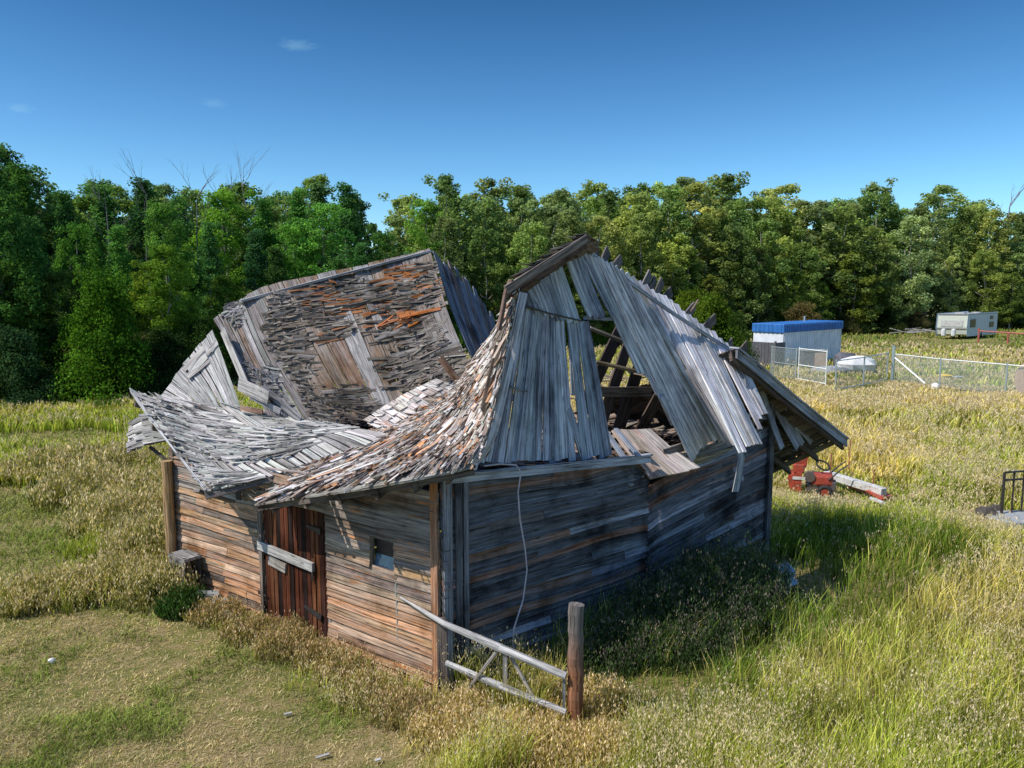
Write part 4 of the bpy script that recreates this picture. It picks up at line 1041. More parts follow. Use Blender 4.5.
# mown zone outline in world ground coordinates
MOWN = [tuple(onz(x, y)[:2]) for x, y in [(-500, 610), (60, 612), (150, 606), (205, 622), (250, 655), (320, 690), (380, 715), (432, 745), (450, 800), (470, 1100), (-900, 1100)]]
TRACK = [tuple(onz(x, y)[:2]) for x, y in [(-300, 492), (40, 488), (82, 510), (88, 550), (60, 590), (-300, 602)]]
TRACK2 = [tuple(onz(x, y)[:2]) for x, y in [(-300, 436), (60, 434), (120, 432), (128, 441), (60, 447), (-300, 456)]]
STRAW = [tuple(onz(x, y)[:2]) for x, y in [(560, 690), (610, 668), (690, 676), (735, 655), (752, 665), (720, 705), (660, 735), (600, 800), (480, 800), (520, 740)]]
BARNP = [tuple(p[:2]) for p in (A, L, Rr + (L - A), Rr)]
sand = [(onz(230, 600).x, onz(230, 600).y)]
gs = 1.0
def ground_mat():
    m, nt, out = nodes("field_soil_and_thatch"); K = nt.links.new
    tc = nt.nodes.new("ShaderNodeNewGeometry"); P = tc.outputs["Position"]
    n1 = N(nt, "ShaderNodeTexNoise", Scale=.5, Detail=6, Roughness=.7); K(P, n1.inputs["Vector"])
    n2 = N(nt, "ShaderNodeTexNoise", Scale=6., Detail=8, Roughness=.75); K(P, n2.inputs["Vector"])
    n3 = N(nt, "ShaderNodeTexNoise", Scale=45., Detail=5, Roughness=.75); K(P, n3.inputs["Vector"])
    r1 = ramp(nt, [(.34, (.09, .12, .03)), (.46, (.20, .20, .055)), (.54, (.34, .26, .12)), (.68, (.52, .40, .24))])
    ad = nt.nodes.new("ShaderNodeMath"); ad.operation = "MULTIPLY_ADD"; K(n2.outputs["Fac"], ad.inputs[0]); ad.inputs[1].default_value = .5
    sb_ = nt.nodes.new("ShaderNodeMath"); sb_.operation = "MULTIPLY"; K(n1.outputs["Fac"], sb_.inputs[0]); sb_.inputs[1].default_value = .5; K(sb_.outputs[0], ad.inputs[2]); K(ad.outputs[0], r1.inputs[0])
    r3 = ramp(nt, [(.34, .3), (.6, 1.3)]); K(n3.outputs["Fac"], r3.inputs[0])
    c = mixc(nt, "MULTIPLY", 1.0, r1.outputs[0], r3.outputs[0])
    b = N(nt, "ShaderNodeBsdfPrincipled", Roughness=.95); b.inputs["Specular IOR Level"].default_value = .1; K(c, b.inputs["Base Color"])
    bp = N(nt, "ShaderNodeBump", Strength=.7, Distance=.05); K(n3.outputs["Fac"], bp.inputs["Height"]); K(bp.outputs[0], b.inputs["Normal"])
    K(b.outputs[0], out.inputs[0]); return m
mb = MB(); S_ = 2500
mb.add([V3((-S_, -S_, 0)), V3((S_, -S_, 0)), V3((S_, S_, 0)), V3((-S_, S_, 0))], [(0, 1, 2, 3)], [[(0, 0), (1, 0), (1, 1), (0, 1)]], (1, 1, 1))
tag(mb.build("ground", ground_mat(), None), "dry grassy field around the barn", "ground", kind="structure")

def sample_ground(n, x0, x1, y0, y1, power=1.0):
    """random ground points, denser close to the viewpoint's side of the field"""
    px = NR.uniform(x0, x1, n); py = y0 + (y1 - y0) * NR.random(n) ** power
    a = px - 512; b = 384 - py; dz = -SP * F + CP * b; dy = CP * F + SP * b; t = -HC / dz
    return a * t, dy * t, px, py
def blades(X, Y, h, w, col, tipcol, lean=.35, wind=(.22, -.1), z0=None, rnd=1.0):
    n = len(X); az = NR.uniform(0, 2 * np.pi, n); wx, wy = np.cos(az), np.sin(az)
    l = h * lean * NR.uniform(.2, 1.3, n); la = NR.uniform(0, 2 * np.pi, n)
    lx = l * (np.cos(la) * rnd + wind[0]); ly = l * (np.sin(la) * rnd + wind[1])
    zb = np.zeros(n) - .01 if z0 is None else z0
    hw = w / 2
    P = np.zeros((n, 6, 3), np.float32)
    for k, (f, lf_, wf_) in enumerate(((0, 0, 1), (.55, .35, .85), (1., 1., .18))):
        for s, sg in enumerate((-1, 1)):
            P[:, 2 * k + s, 0] = X + lx * lf_ + sg * wx * hw * wf_
            P[:, 2 * k + s, 1] = Y + ly * lf_ + sg * wy * hw * wf_
            P[:, 2 * k + s, 2] = zb + h * f * (1 - .12 * lf_)
    Cc = np.zeros((n, 6, 3), np.float32)
    for k, f in enumerate((0, .55, 1)):
        c = (col * (.55 if k == 0 else 1) * (1 - f) + tipcol * f); Cc[:, 2 * k] = c; Cc[:, 2 * k + 1] = c
    base = (np.arange(n) * 6)[:, None]
    Q = np.concatenate([base + np.array([0, 1, 3, 2]), base + np.array([2, 3, 5, 4])])
    return P.reshape(-1, 3), Q, Cc.reshape(-1, 3), (X + lx, Y + ly, zb + h * .88)
def spikelets(x, y, z, dist, n_each, spread, size, col):
    n = len(x) * n_each; X = np.repeat(x, n_each) + NR.normal(0, spread, n); Y = np.repeat(y, n_each) + NR.normal(0, spread, n)
    Zz = np.repeat(z, n_each) + NR.uniform(-3.5, 1.0, n) * spread; s = np.repeat(size, n_each) * NR.uniform(.6, 1.3, n)
    az = NR.uniform(0, 2 * np.pi, n); wx, wy = np.cos(az) * s * .5, np.sin(az) * s * .5
    tx, ty = NR.normal(0, .4, n) * s, NR.normal(0, .4, n) * s
    P = np.zeros((n, 4, 3), np.float32)
    P[:, 0] = np.stack([X - tx, Y - ty, Zz - s * 1.3], 1); P[:, 1] = np.stack([X + wx, Y + wy, Zz], 1)
    P[:, 2] = np.stack([X + tx, Y + ty, Zz + s * 1.3], 1); P[:, 3] = np.stack([X - wx, Y - wy, Zz], 1)
    C = np.repeat(np.repeat(col, n_each, 0) * NR.uniform(.7, 1.3, (n, 1)), 4, 0)
    return P.reshape(-1, 3), np.arange(n * 4).reshape(-1, 4), C
def join(parts):
    Vs, Qs, Cs = [], [], []; o = 0
    for v, q, c in parts: Vs.append(v); Qs.append(q + o); Cs.append(c); o += len(v)
    return np.concatenate(Vs), np.concatenate(Qs), np.concatenate(Cs)
def masks(X, Y):
    X0, Y0 = X, Y
    X = X + .9 * (vnoise(X, Y, .5, 81) - .5) + .7 * (vnoise(X, Y, 1.6, 82) - .5); Y = Y + .8 * (vnoise(X, Y, .45, 83) - .5) + .6 * (vnoise(X, Y, 1.5, 84) - .5)
    barnm = inpoly(X0, Y0, BARNP)
    return barnm, inpoly(X, Y, MOWN), inpoly(X, Y, TRACK) | inpoly(X, Y, TRACK2), inpoly(X, Y, STRAW)
GREEN = np.array([.19, .30, .022]); DEEP = np.array([.05, .12, .02]); GOLD = np.array([.50, .41, .10]); STRAWC = np.array([.64, .52, .20]); OLIVE = np.array([.24, .27, .06]); SEED = np.array([.68, .54, .34])
def mixn(a, b, t): return a[None] * (1 - t[:, None]) + b[None] * t[:, None]

# --- tall grass
Xs, Ys = [], []
for (n_, yr, pw) in ((130000, (470, 1000), 1.0), (135000, (395, 560), 1.1), (120000, (326, 420), 1.0)):
    X, Y, px, py = sample_ground(n_, -330, 1350, yr[0], yr[1], pw); Xs.append(X); Ys.append(Y)
X = np.concatenate(Xs); Y = np.concatenate(Ys)
bm_, mo, tr, stw = masks(X, Y)
keep = ~bm_ & ~mo & ~tr & (Y < 140); keep &= ~(stw & (NR.random(len(X)) < .15))
X, Y, stw = X[keep], Y[keep], stw[keep]; n = len(X)
big = fnoise(X, Y, 7, 3); sm = fnoise(X, Y, 1.6, 9); mid_ = fnoise(X, Y, 3.2, 19)
dist = np.hypot(X, Y)
left = X < -1.0 - .15 * Y
# distance to walls: lusher, shadow side
h = .42 + .45 * (sm - .35) + NR.normal(0, .08, n); h *= np.where(left, .95, 1.0)
h = h * np.clip(1.15 - (Y - 22) / 60, .62, 1.1)
for (cx_, cy_, rr_) in [(815, 500, 1.7), (850, 485, 1.7), (878, 500, 1.4), (1000, 525, 1.6), (1016, 530, 1.4), (840, 372, 3.0), (862, 370, 3.0), (950, 342, 5.), (965, 341, 5), (944, 380, 2.2), (784, 592, 1.1), (815, 384, 3.2), (845, 390, 3.0), (875, 388, 3), (900, 384, 3), (940, 389, 3), (980, 394, 3), (780, 379, 3), (945, 344, 5)]:
    c_ = onz(cx_, cy_); dd_ = np.hypot(X - c_.x, (Y - c_.y)); h = np.where(dd_ < rr_, h * (.28 + .4 * (dd_ / rr_) ** 2), h)
h = np.where(stw, h * .35, h)
big = np.where((X > 2.5) & (Y < 12), big * .78, big)
right_g = np.clip((big - .42) * 5, 0, 1) * .8
dry = np.clip((mid_ - .36) * 4.0, 0, 1); far_gold = np.clip(1 - np.abs(Y - 31) / 14, 0, 1) * .55
dry = np.clip(dry * .8 * np.clip((big - .30) * 4, .15, 1) + far_gold * (X > 0), 0, 1)
dry = np.where(left, dry * .55, dry); dryn = np.clip(dry + NR.normal(0, .28, n), 0, 1); h = np.where(left, h * .8, h)
lush = np.clip(1.0 - dryn, 0, 1)
col = mixn(GREEN, GOLD, dryn); tip = mixn(np.array([.36, .42, .055]), STRAWC, np.clip(dryn + .12, 0, 1))
col = np.where((stw & (NR.random(n) < .8))[:, None], STRAWC * .85, col); tip = np.where((stw & (NR.random(n) < .8))[:, None], STRAWC * 1.05, tip)
# lush green darkened as painted shade in the barn's shadow strip; deeper beyond fence
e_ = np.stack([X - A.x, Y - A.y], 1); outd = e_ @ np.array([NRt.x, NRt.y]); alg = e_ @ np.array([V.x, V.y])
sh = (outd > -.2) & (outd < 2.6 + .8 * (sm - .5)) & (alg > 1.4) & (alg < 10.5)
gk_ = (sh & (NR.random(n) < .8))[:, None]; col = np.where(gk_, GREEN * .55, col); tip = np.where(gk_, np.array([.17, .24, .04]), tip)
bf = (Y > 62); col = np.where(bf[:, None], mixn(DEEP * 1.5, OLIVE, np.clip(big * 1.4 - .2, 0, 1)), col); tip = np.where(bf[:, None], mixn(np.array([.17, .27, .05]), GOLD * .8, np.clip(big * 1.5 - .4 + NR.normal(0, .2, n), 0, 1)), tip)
ow_ = -((X - A.x) * NL.x + (Y - A.y) * NL.y) * -1; al_ = (X - A.x) * U.x + (Y - A.y) * U.y; h = np.where((ow_ > 0) & (ow_ < 2.2) & (al_ > -1.2) & (al_ < LU), h * .35, h)
cl_ = fnoise(X, Y, .45, 71)[:, None]; v_ = NR.uniform(.45, 1.5, (n, 1)) * (.22 + 1.6 * cl_); col *= v_ * 1.2; tip *= v_ * 1.2; h = h * (.75 + .5 * cl_[:, 0])
h = np.clip(h, .1, 1.3)
w = np.maximum(.005, dist / F * np.where(dist > 20, 1.15, .72))
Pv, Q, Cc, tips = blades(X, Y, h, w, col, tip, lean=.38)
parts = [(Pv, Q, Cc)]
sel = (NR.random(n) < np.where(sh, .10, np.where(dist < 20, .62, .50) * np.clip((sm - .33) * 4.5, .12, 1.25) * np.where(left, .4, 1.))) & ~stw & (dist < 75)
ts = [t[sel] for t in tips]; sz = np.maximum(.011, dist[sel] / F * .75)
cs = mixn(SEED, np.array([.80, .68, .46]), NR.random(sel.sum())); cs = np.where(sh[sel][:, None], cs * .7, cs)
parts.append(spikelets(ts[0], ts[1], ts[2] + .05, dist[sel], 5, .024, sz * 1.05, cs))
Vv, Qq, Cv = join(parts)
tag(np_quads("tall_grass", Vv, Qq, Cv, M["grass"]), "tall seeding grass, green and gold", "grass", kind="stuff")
# --- short grass on mown ground and tracks
X, Y, px, py = sample_ground(330000, -330, 620, 430, 1050, 1.15)
bm_, mo, tr, stw = masks(X, Y); keep = (mo | tr) & ~bm_; X, Y, tr = X[keep], Y[keep], tr[keep]; n = len(X)
g = fnoise(X, Y, 2.4, 41); g2 = fnoise(X, Y, .7, 51); gg = np.clip((g * .5 + g2 * .5 - .40) * 10 + NR.normal(0, .3, n), 0, 1); gg = np.where(tr, np.clip(gg - .8, 0, 1), gg)
keep = NR.random(n) < np.clip(1.6 - 1.6 * fnoise(X, Y, .9, 61), .25, 1); X, Y, tr, g, g2, gg = X[keep], Y[keep], tr[keep], g[keep], g2[keep], gg[keep]; n = len(X)

col = mixn(np.array([.15, .21, .04]), np.array([.42, .35, .17]), gg); tip = mixn(np.array([.25, .29, .07]), np.array([.60, .49, .28]), gg)
v_ = NR.uniform(.5, 1.4, (n, 1)) * (.55 + .9 * fnoise(X, Y, .35, 91)[:, None]); dist = np.hypot(X, Y)
h = NR.uniform(.015, .06, n) * (1 + 1.2 * (1 - gg)) * np.where(dist > 15, 1.5, 1)
kk = NR.integers(0, n, 45000); Xs_, Ys_ = X[kk] + NR.normal(0, .03, 45000), Y[kk] + NR.normal(0, .03, 45000); dk_ = np.hypot(Xs_, Ys_)
cs_ = mixn(np.array([.62, .52, .32]), np.array([.40, .32, .18]), NR.random(45000)) * NR.uniform(.5, 1.2, (45000, 1))
LYING = blades(Xs_, Ys_, NR.uniform(.015, .05, 45000), np.maximum(.005, dk_ / F * .8), cs_, cs_, lean=3.2)[:3]
Pv, Q, Cc, _ = blades(X, Y, h, np.maximum(.005, dist / F * .8), col * v_ * 1.4, tip * v_ * 1.4, lean=.9)
Pv, Q, Cc = join([(Pv, Q, Cc), LYING])
tag(np_quads("mown_grass", Pv, Q, Cc, M["grass"]), "short patchy mown grass", "grass", kind="stuff")
# --- weeds
def weeds(name, lab, spots, leafcol, seedcol, dens=1.0, seedf=.35, stalks=True):
    parts = []
    for (x, y, r, hh_, m_) in spots:
        c = onz(x, y); n = int(m_ * dens); rr = r * np.sqrt(NR.random(n)); th = NR.uniform(0, 6.283, n)
        X = c.x + rr * np.cos(th); Y = c.y + rr * np.sin(th); k = ~inpoly(X, Y, BARNP); X, Y, rr = X[k], Y[k], rr[k]; n = len(X)
        H_ = hh_ * (1 - .55 * (rr / r) ** 2) * NR.uniform(.75, 1.2, n)
        d_ = np.hypot(X, Y)
        v_ = NR.uniform(.6, 1.4, (n, 1)); col = np.array(leafcol)[None] * v_
        Pv, Q, Cc, tips = blades(X, Y, H_, np.maximum(.006, d_ / F * .8), col * .6, col, lean=.4); parts.append((Pv, Q, Cc))
        # leaves along stalks
        m2 = n * 5; idx = NR.integers(0, n, m2); f = NR.uniform(.15, 1, m2)
        lx = X[idx] + (tips[0] - X)[idx] * f + NR.normal(0, .03, m2); ly = Y[idx] + (tips[1] - Y)[idx] * f + NR.normal(0, .03, m2); lz = H_[idx] * f
        s = np.maximum(.018, d_[idx] / F * 1.3)
        parts.append(spikelets(lx, ly, lz, None, 1, .01, s, np.array(leafcol)[None] * NR.uniform(.6, 1.6, (m2, 1))))
        sel = NR.random(n) < seedf
        parts.append(spikelets(tips[0][sel], tips[1][sel], tips[2][sel] + .02, None, 6, .035, np.full(sel.sum(), .014) * np.maximum(1, d_[sel] / 9), np.array(seedcol)[None] * NR.uniform(.7, 1.3, (sel.sum(), 1))))
    Vv, Qq, Cv = join(parts); tag(np_quads(name, Vv, Qq, Cv, M["grass"]), lab, "weeds", kind="stuff")
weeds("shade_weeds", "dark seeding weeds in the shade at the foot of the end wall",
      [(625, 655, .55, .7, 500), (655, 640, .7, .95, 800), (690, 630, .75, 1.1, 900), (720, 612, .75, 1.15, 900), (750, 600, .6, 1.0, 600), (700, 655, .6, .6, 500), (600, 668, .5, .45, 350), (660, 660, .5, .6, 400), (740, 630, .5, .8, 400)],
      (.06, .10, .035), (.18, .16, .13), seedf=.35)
weeds("left_weeds", "pale seeding weeds left of the barn", [(150, 560, .8, .9, 700), (120, 530, 1.0, .9, 700), (90, 500, 1.2, .9, 700), (160, 600, .6, .7, 500), (110, 590, .8, .6, 600), (180, 520, .8, .9, 500), (60, 600, .7, .55, 500), (150, 505, 1.0, .9, 500), (20, 605, .6, .5, 400), (110, 480, 1.4, 1., 600), (60, 475, 1.4, .9, 500)],
      (.30, .28, .09), (.72, .58, .36), seedf=.6, dens=.85)
weeds("wall_weeds", "tangled dry weeds along the foot of the left wall", [(215, 618, .4, .3, 300), (250, 636, .4, .3, 350), (285, 652, .4, .36, 400), (318, 664, .35, .3, 300), (340, 676, .35, .28, 250), (365, 696, .4, .24, 250), (400, 714, .4, .28, 250), (300, 634, .3, .34, 220), (420, 722, .35, .34, 280)],
      (.30, .25, .10), (.66, .46, .27), seedf=.4)
weeds("fence_weeds", "golden weeds around the rail fence and post", [(470, 740, .45, .36, 400), (510, 748, .5, .3, 400), (550, 752, .45, .28, 380), (600, 750, .4, .25, 300), (440, 738, .35, .36, 300), (470, 712, .3, .34, 220), (530, 728, .35, .22, 240), (600, 705, .4, .32, 260), (560, 700, .3, .4, 160)],
      (.46, .38, .13), (.85, .66, .42), seedf=.7)
weeds("green_tuft", "dark green nettle clump by the crate", [(182, 612, .35, .45, 500), (165, 596, .3, .5, 400)], (.04, .09, .02), (.1, .15, .05), seedf=.1)
# stones and litter in the yard
rock(onz(52, 661, .03), .05, .035, .04, M["tarp"], "stone", "small pale stone on the mown grass at far left", "stone")
rock(onz(205, 600, .08), .28, .2, .14, M["stone"], "stone", "largest grey stone in the row at the foot of the left wall", "stone")
rock(onz(218, 606, .06), .2, .2, .1, M["stone"], "stone", "middle grey stone in the row at the foot of the left wall", "stone")
rock(onz(226, 616, .05), .15, .12, .08, M["stone"], "stone", "smallest grey stone in the row at the foot of the left wall", "stone")
for (x, y, l, lab) in [(284, 714, .14, "short bleached wood scrap lying on the mown grass below the left wall"), (316, 757, .22, "longer bleached wood scrap at the bottom of the mown grass"), (375, 760, .1, "tiny bleached wood scrap near the bottom edge")]:
    p = onz(x, y, .05); mb = MB(); mb.board(p, p + V3((l * .55, l * .3, 0)), .035, .012, (.45, .42, .38)); tag(mb.build("wood_scrap", M["rail"], None), lab, "wood scrap")

# ================================================================== TREES
def crown_mesh(name, seed, H, rad, base, dens, leaf, shape="oval", col=((.035, .075, .02), (.075, .13, .03))):
    g = np.random.default_rng(seed); P = []; C = []
    nclump = int(118 * dens)
    cl = []
    for k in range(nclump):
        t = g.random() ** .85; z = base + (H - base) * t
        if shape == "oval": rr = rad * (math.sin(math.pi * min(1, (t * .80 + .16))) ** .6)
        elif shape == "cone": rr = rad * (1.05 - t) ** .75
        else: rr = rad * (1 - t ** 2.2) ** .5
        r = rr * (g.random() ** .45); th = g.uniform(0, 6.283)
        cl.append((r * math.cos(th), r * math.sin(th), z, g.uniform(.30, .72) * (.55 + .45 * rad / 2.5) * (1.15 - .5 * t), r / max(rr, .01), t))
    for k in range(5):   # leader tips break the outline
        cl.append((g.normal(0, rad * .25), g.normal(0, rad * .25), H + g.uniform(-.5, .1), .4, 1, 1))
    for (cx, cy, cz, cr_, ro, t) in cl:
        n = int(190 * (cr_ / .7) ** 2 / (leaf / .2) ** 1.3)
        n = max(n, 14)
        d = g.normal(0, 1, (n, 3)); d /= np.linalg.norm(d, axis=1)[:, None]
        rr = cr_ * g.random(n) ** .42
        sc_ = np.array([1.05, 1.05, .95]); pos = np.array([cx, cy, cz]) + d * rr[:, None] * sc_
        nrm_ = d + g.normal(0, .75, (n, 3)) + np.array([0, 0, .35]); nrm_ /= np.linalg.norm(nrm_, axis=1)[:, None]
        a = np.cross(nrm_, g.normal(0, 1, (n, 3))); a /= np.linalg.norm(a, axis=1)[:, None]; b = np.cross(nrm_, a)
        s = leaf * g.uniform(.6, 1.35, n)[:, None]
        q = np.stack([pos - a * s * .5, pos - b * s * .36, pos + a * s * .5, pos + b * s * .36], 1)
        f = np.clip(g.random() * .75 + .25 * g.random(n), 0, 1)[:, None]
        c = np.array(col[0]) * (1 - f) + np.array(col[1]) * f
        c = c * (0.55 + .45 * min(1, .3 + ro)) * g.uniform(.7, 1.3, (n, 1)) * (.55 + .6 * rr / cr_)[:, None]  # leaves painted darker towards clump and crown centres, as inner shade
        P.append(q.reshape(-1, 3)); C.append(np.repeat(c, 4, 0))
    P = np.concatenate(P); C = np.concatenate(C)
    o = np_quads(name, P, np.arange(len(P)).reshape(-1, 4), C, M["leaf"])
    me = o.data; bpy.data.objects.remove(o); return me
def branch_tubes(mb, p, d, l, r, depth, rnd, spread=.6):
    q = p + d * l; m_ = p.lerp(q, .5) + V3((rnd.uniform(-.06, .06), rnd.uniform(-.06, .06), 0)) * l
    mb.tube([p, m_, q], [r, r * .8, r * .55], 5 if depth else 7, cap=False)
    if depth <= 0: return
    for k in range(rnd.choice((2, 3))):
        dd = (d + V3((rnd.uniform(-1, 1), rnd.uniform(-1, 1), rnd.uniform(-.1, .6))) * spread).normalized()
        branch_tubes(mb, q if k else m_, dd, l * rnd.uniform(.5, .8), r * .5, depth - 1, rnd, spread)
def trunk_mesh(name, seed, H, base, r, dark=False):
    rnd = random.Random(seed); mb = MB(); pts = []; rr = []
    for i in range(8):
        t = i / 7; pts.append(V3((rnd.uniform(-.12, .12) * t * 2, rnd.uniform(-.12, .12) * t * 2, H * .93 * t - .1))); rr.append(r * (1 - .85 * t))
    mb.tube(pts, rr, 8)
    for k in range(9):
        t = rnd.uniform(.25, .85); p = V3((0, 0, H * .93 * t)); an = rnd.uniform(0, 6.28)
        branch_tubes(mb, p, V3((math.cos(an), math.sin(an), .7)).normalized(), H * .14 * (1.2 - t), r * .35 * (1.1 - t), 1, rnd, .5)
    o = mb.build(name, M["bark"] if not dark else M["barkdark"]); me = o.data; bpy.data.objects.remove(o); return me
KIN = []
SP = SP
for k, (H, rad, base, dens, leaf, shp, col) in enumerate([
    (12, 2.4, .9, 1.25, .18, "oval", ((.055, .085, .028), (.15, .20, .065))),
    (12, 2.1, 1.6, 1.15, .18, "oval", ((.06, .085, .035), (.16, .185, .08))),
    (12, 2.7, .4, 1.3, .19, "dome", ((.055, .08, .03), (.145, .18, .065))),
    (12, 1.8, .8, 1.0, .17, "cone", ((.045, .075, .03), (.12, .16, .06))),
    (12, 2.4, 1.8, 1.15, .19, "oval", ((.065, .09, .035), (.175, .20, .085))),
    (12, 2.2, .4, 1.2, .18, "dome", ((.045, .072, .028), (.12, .155, .055)))]):
    KIN.append((H, crown_mesh("crown", 100 + k, H, rad, base, dens, leaf, shp, col), trunk_mesh("trunk", 200 + k, H, base, .12), shp))
BUSH = [crown_mesh("foliage", 300 + k, 3.2, 1.9, .1, (.8, .8, .7)[k], .085, "cone", c) for k, c in enumerate([((.05, .11, .015), (.13, .23, .03)), ((.03, .06, .02), (.075, .11, .035)), ((.06, .07, .035), (.16, .15, .07))])]
NEAR = [(12, crown_mesh("crown", 150 + k, 12, rd, bs_, dn, .135, sh_, cc), KIN[k][2], sh_) for k, (rd, bs_, dn, sh_, cc) in enumerate([
    (2.2, .8, 1.5, "oval", ((.045, .10, .022), (.12, .21, .04))), (2.4, .4, 1.6, "dome", ((.04, .085, .025), (.10, .17, .045))),
    (1.7, .8, 1.3, "cone", ((.035, .075, .03), (.085, .15, .05))), (2.1, 1.2, 1.4, "oval", ((.055, .11, .025), (.15, .22, .05)))])]
BSTEM = trunk_mesh("stem", 333, 2.6, .2, .06, True)
def copyobj(name, me, parent, color=None):
    o = bpy.data.objects.new(name, me); COL.objects.link(o); o.parent = parent
    if color: o.color = (*color, 1)
    return o
def curve(x, P):
    if x <= P[0][0]: return P[0][1]
    for (a, b), (c, d) in zip(P, P[1:]):
        if x <= c: return b + (d - b) * (x - a) / (c - a)
    return P[-1][1]
DEP = [(-300, 32), (0, 35), (150, 38), (300, 47), (450, 60), (600, 68), (750, 78), (860, 88), (1024, 96), (1300, 100)]
SKY = [(-200, 140), (0, 156), (30, 176), (60, 190), (90, 192), (130, 196), (170, 184), (205, 198), (250, 188), (300, 192), (345, 186), (365, 204), (390, 222), (420, 205), (450, 186), (490, 196), (530, 192), (580, 192), (640, 190), (700, 190), (760, 195), (800, 208), (830, 212), (855, 192), (885, 206), (920, 201), (960, 207), (1000, 214), (1300, 210)]
SHN = {"oval": "rounded", "dome": "bushy", "cone": "pointed"}
def place_word(px):
    L_ = [(-60, "just outside the left edge"), (40, "at the left edge"), (110, "above the bright shrub on the left"), (190, "left of the bare branches"), (270, "above the barn's far left corner"), (350, "above the brown roof panel"),
          (430, "above the far roof's peak"), (505, "between the two roof peaks"), (590, "behind the gable peak"), (670, "right of the gable peak"), (750, "left of the blue-roofed trailer"), (845, "behind the blue-roofed trailer"),
          (930, "left of the camper trailer"), (1000, "behind the camper trailer"), (1060, "at the right edge")]
    for a, b in L_:
        if px < a: return b
    return "just outside the right edge"
NT = 0; rt = random.Random(77); used = {}
for row, (dd, dz, step) in enumerate([(0, -16, 34), (5, -4, 35), (11, 2, 36), (19, 3, 40)]):
    px = -110 + row * 9
    while px < 1140:
        Y = curve(px, DEP) + dd + rt.uniform(-1.6, 1.6); ys = curve(px, SKY) + rt.uniform(-13, 12) - dz + (rt.uniform(0, 26) if row == 0 else 0)
        H = HC + (HY - ys) / F * Y
        Hk, cm, tm, shp = KIN[rt.choice((0, 1, 2, 3, 4, 5, 0, 2, 4))] if (px > 430 or row > 1) else NEAR[rt.choice((0, 2, 2, 3, 1, 2))]
        p = V3(((px - 512) / F * Y, Y, 0)); s = H / (Hk + .25); wsc = s * rt.uniform(.95, 1.4) * (1.12 if px > 500 else .95)
        adj = "tall" if H > 13.2 else "medium"
        if px < 400: tint = rt.choice([("deep green", (.75, .95, .85)), ("bright green", (1.05, 1.25, .75)), ("mid green", (.9, 1.05, .8)), ("bluish green", (.75, .95, 1.05))])
        else: tint = rt.choice([("deep green", (.85, .9, .85)), ("olive green", (1.25, 1.12, .95)), ("mid green", (1.05, 1.02, .9)), ("grey green", (1.05, 1.08, 1.2))])
        rowword = ("front row of the woods", "second row of the woods", "third row of the woods", "back row of the woods")[row]
        lab = f"{tint[0]} {SHN[shp]} tree, {rowword}, {place_word(px)}"
        if len(lab.split()) > 16: lab = f"{tint[0]} {SHN[shp]} tree, {rowword.replace(' of the woods', '')}, {place_word(px)}"
        pw_ = place_word(px)
        t = empty("poplar_tree", p, lab, "tree", "leafy trees of the woods behind the barn")
        t.rotation_euler = (rt.uniform(-.03, .03), rt.uniform(-.03, .03), rt.uniform(0, 6.28)); t.scale = (wsc, wsc, s)
        k = rt.uniform(1.3, 2.3) * (1.2 if px > 400 else .95); copyobj("crown", cm, t, tuple(c * k for c in tint[1])); copyobj("trunk", tm, t); NT += 1
        px += step * rt.uniform(.75, 1.25) * (1.0 if px > 350 else 1.15)
px = -100
while px < 1130:      # young trees filling the edge of the woods down to the ground
    Y = curve(px, DEP) - rt.uniform(.5, 2.5); H = rt.uniform(4.2, 8.0) * (.9 if px < 400 else 1.15)
    Hk, cm, tm, shp = (NEAR if px < 560 else KIN)[rt.choice((0, 1, 2, 3))]
    s = H / Hk; wsc = s * rt.uniform(1.1, 1.6)
    tn, tc_ = rt.choice([("bright green", (1.3, 1.45, .85)), ("yellowish green", (1.75, 1.55, .9)), ("mid green", (1.15, 1.2, .95)), ("dull green", (1.2, 1.05, 1.1))])
    t = empty("young_tree", V3(((px - 512) / F * Y, Y, 0)), f"young {tn} {SHN[shp]} tree edging the woods, {place_word(px)}", "tree", "young trees along the edge of the woods")
    t.rotation_euler = (0, 0, rt.uniform(0, 6.28)); t.scale = (wsc, wsc, s)
    copyobj("crown", cm, t, tc_); copyobj("trunk", tm, t)
    px += rt.uniform(17, 34)
# shrubs at the foot of the woods
bl = ["bright yellow green", "dull green", "brownish green"]
def bush(px, Y, H, w, k, tint, lab, g="shrubs along the foot of the woods"):
    t = empty("shrub", V3(((px - 512) / F * Y, Y, 0)), lab, "shrub", g)
    t.scale = (w / 3.4, w / 3.4, H / 3.3); t.rotation_euler = (0, 0, rt.uniform(0, 6))
    copyobj("foliage", BUSH[k], t, tint); copyobj("stem", BSTEM, t)
bush(105, 33.0, 5.4, 4.2, 0, (.8, .95, .8), "largest bright yellow green shrub in front of the woods on the left")
bush(78, 34.0, 3.6, 3.4, 0, (.75, .9, .8), "smaller bright green shrub left of the largest bright shrub")
bush(10, 31.5, 3.2, 3.4, 1, (.9, 1.15, 1.5), "bluish grey green shrub at the left edge of the field")
bush(160, 35.0, 3.0, 3.5, 1, (.7, .8, .7), "dark green shrub right of the largest bright shrub")
bush(205, 37.0, 3.4, 3.5, 1, (.9, 1.1, .8), "leafy green shrub behind the small leaning roof panel")
bush(712, 40.0, 4.4, 4.2, 0, (.85, .75, .7), "leafy green shrub rising behind the leaning gable boards")
bush(690, 44.0, 4.6, 4.2, 0, (1.1, .85, .7), "olive shrub left of the shrub behind the gable boards")
bush(735, 44.0, 3.4, 2.6, 1, (.9, 1., .8), "dark shrub against the grey enclosure")
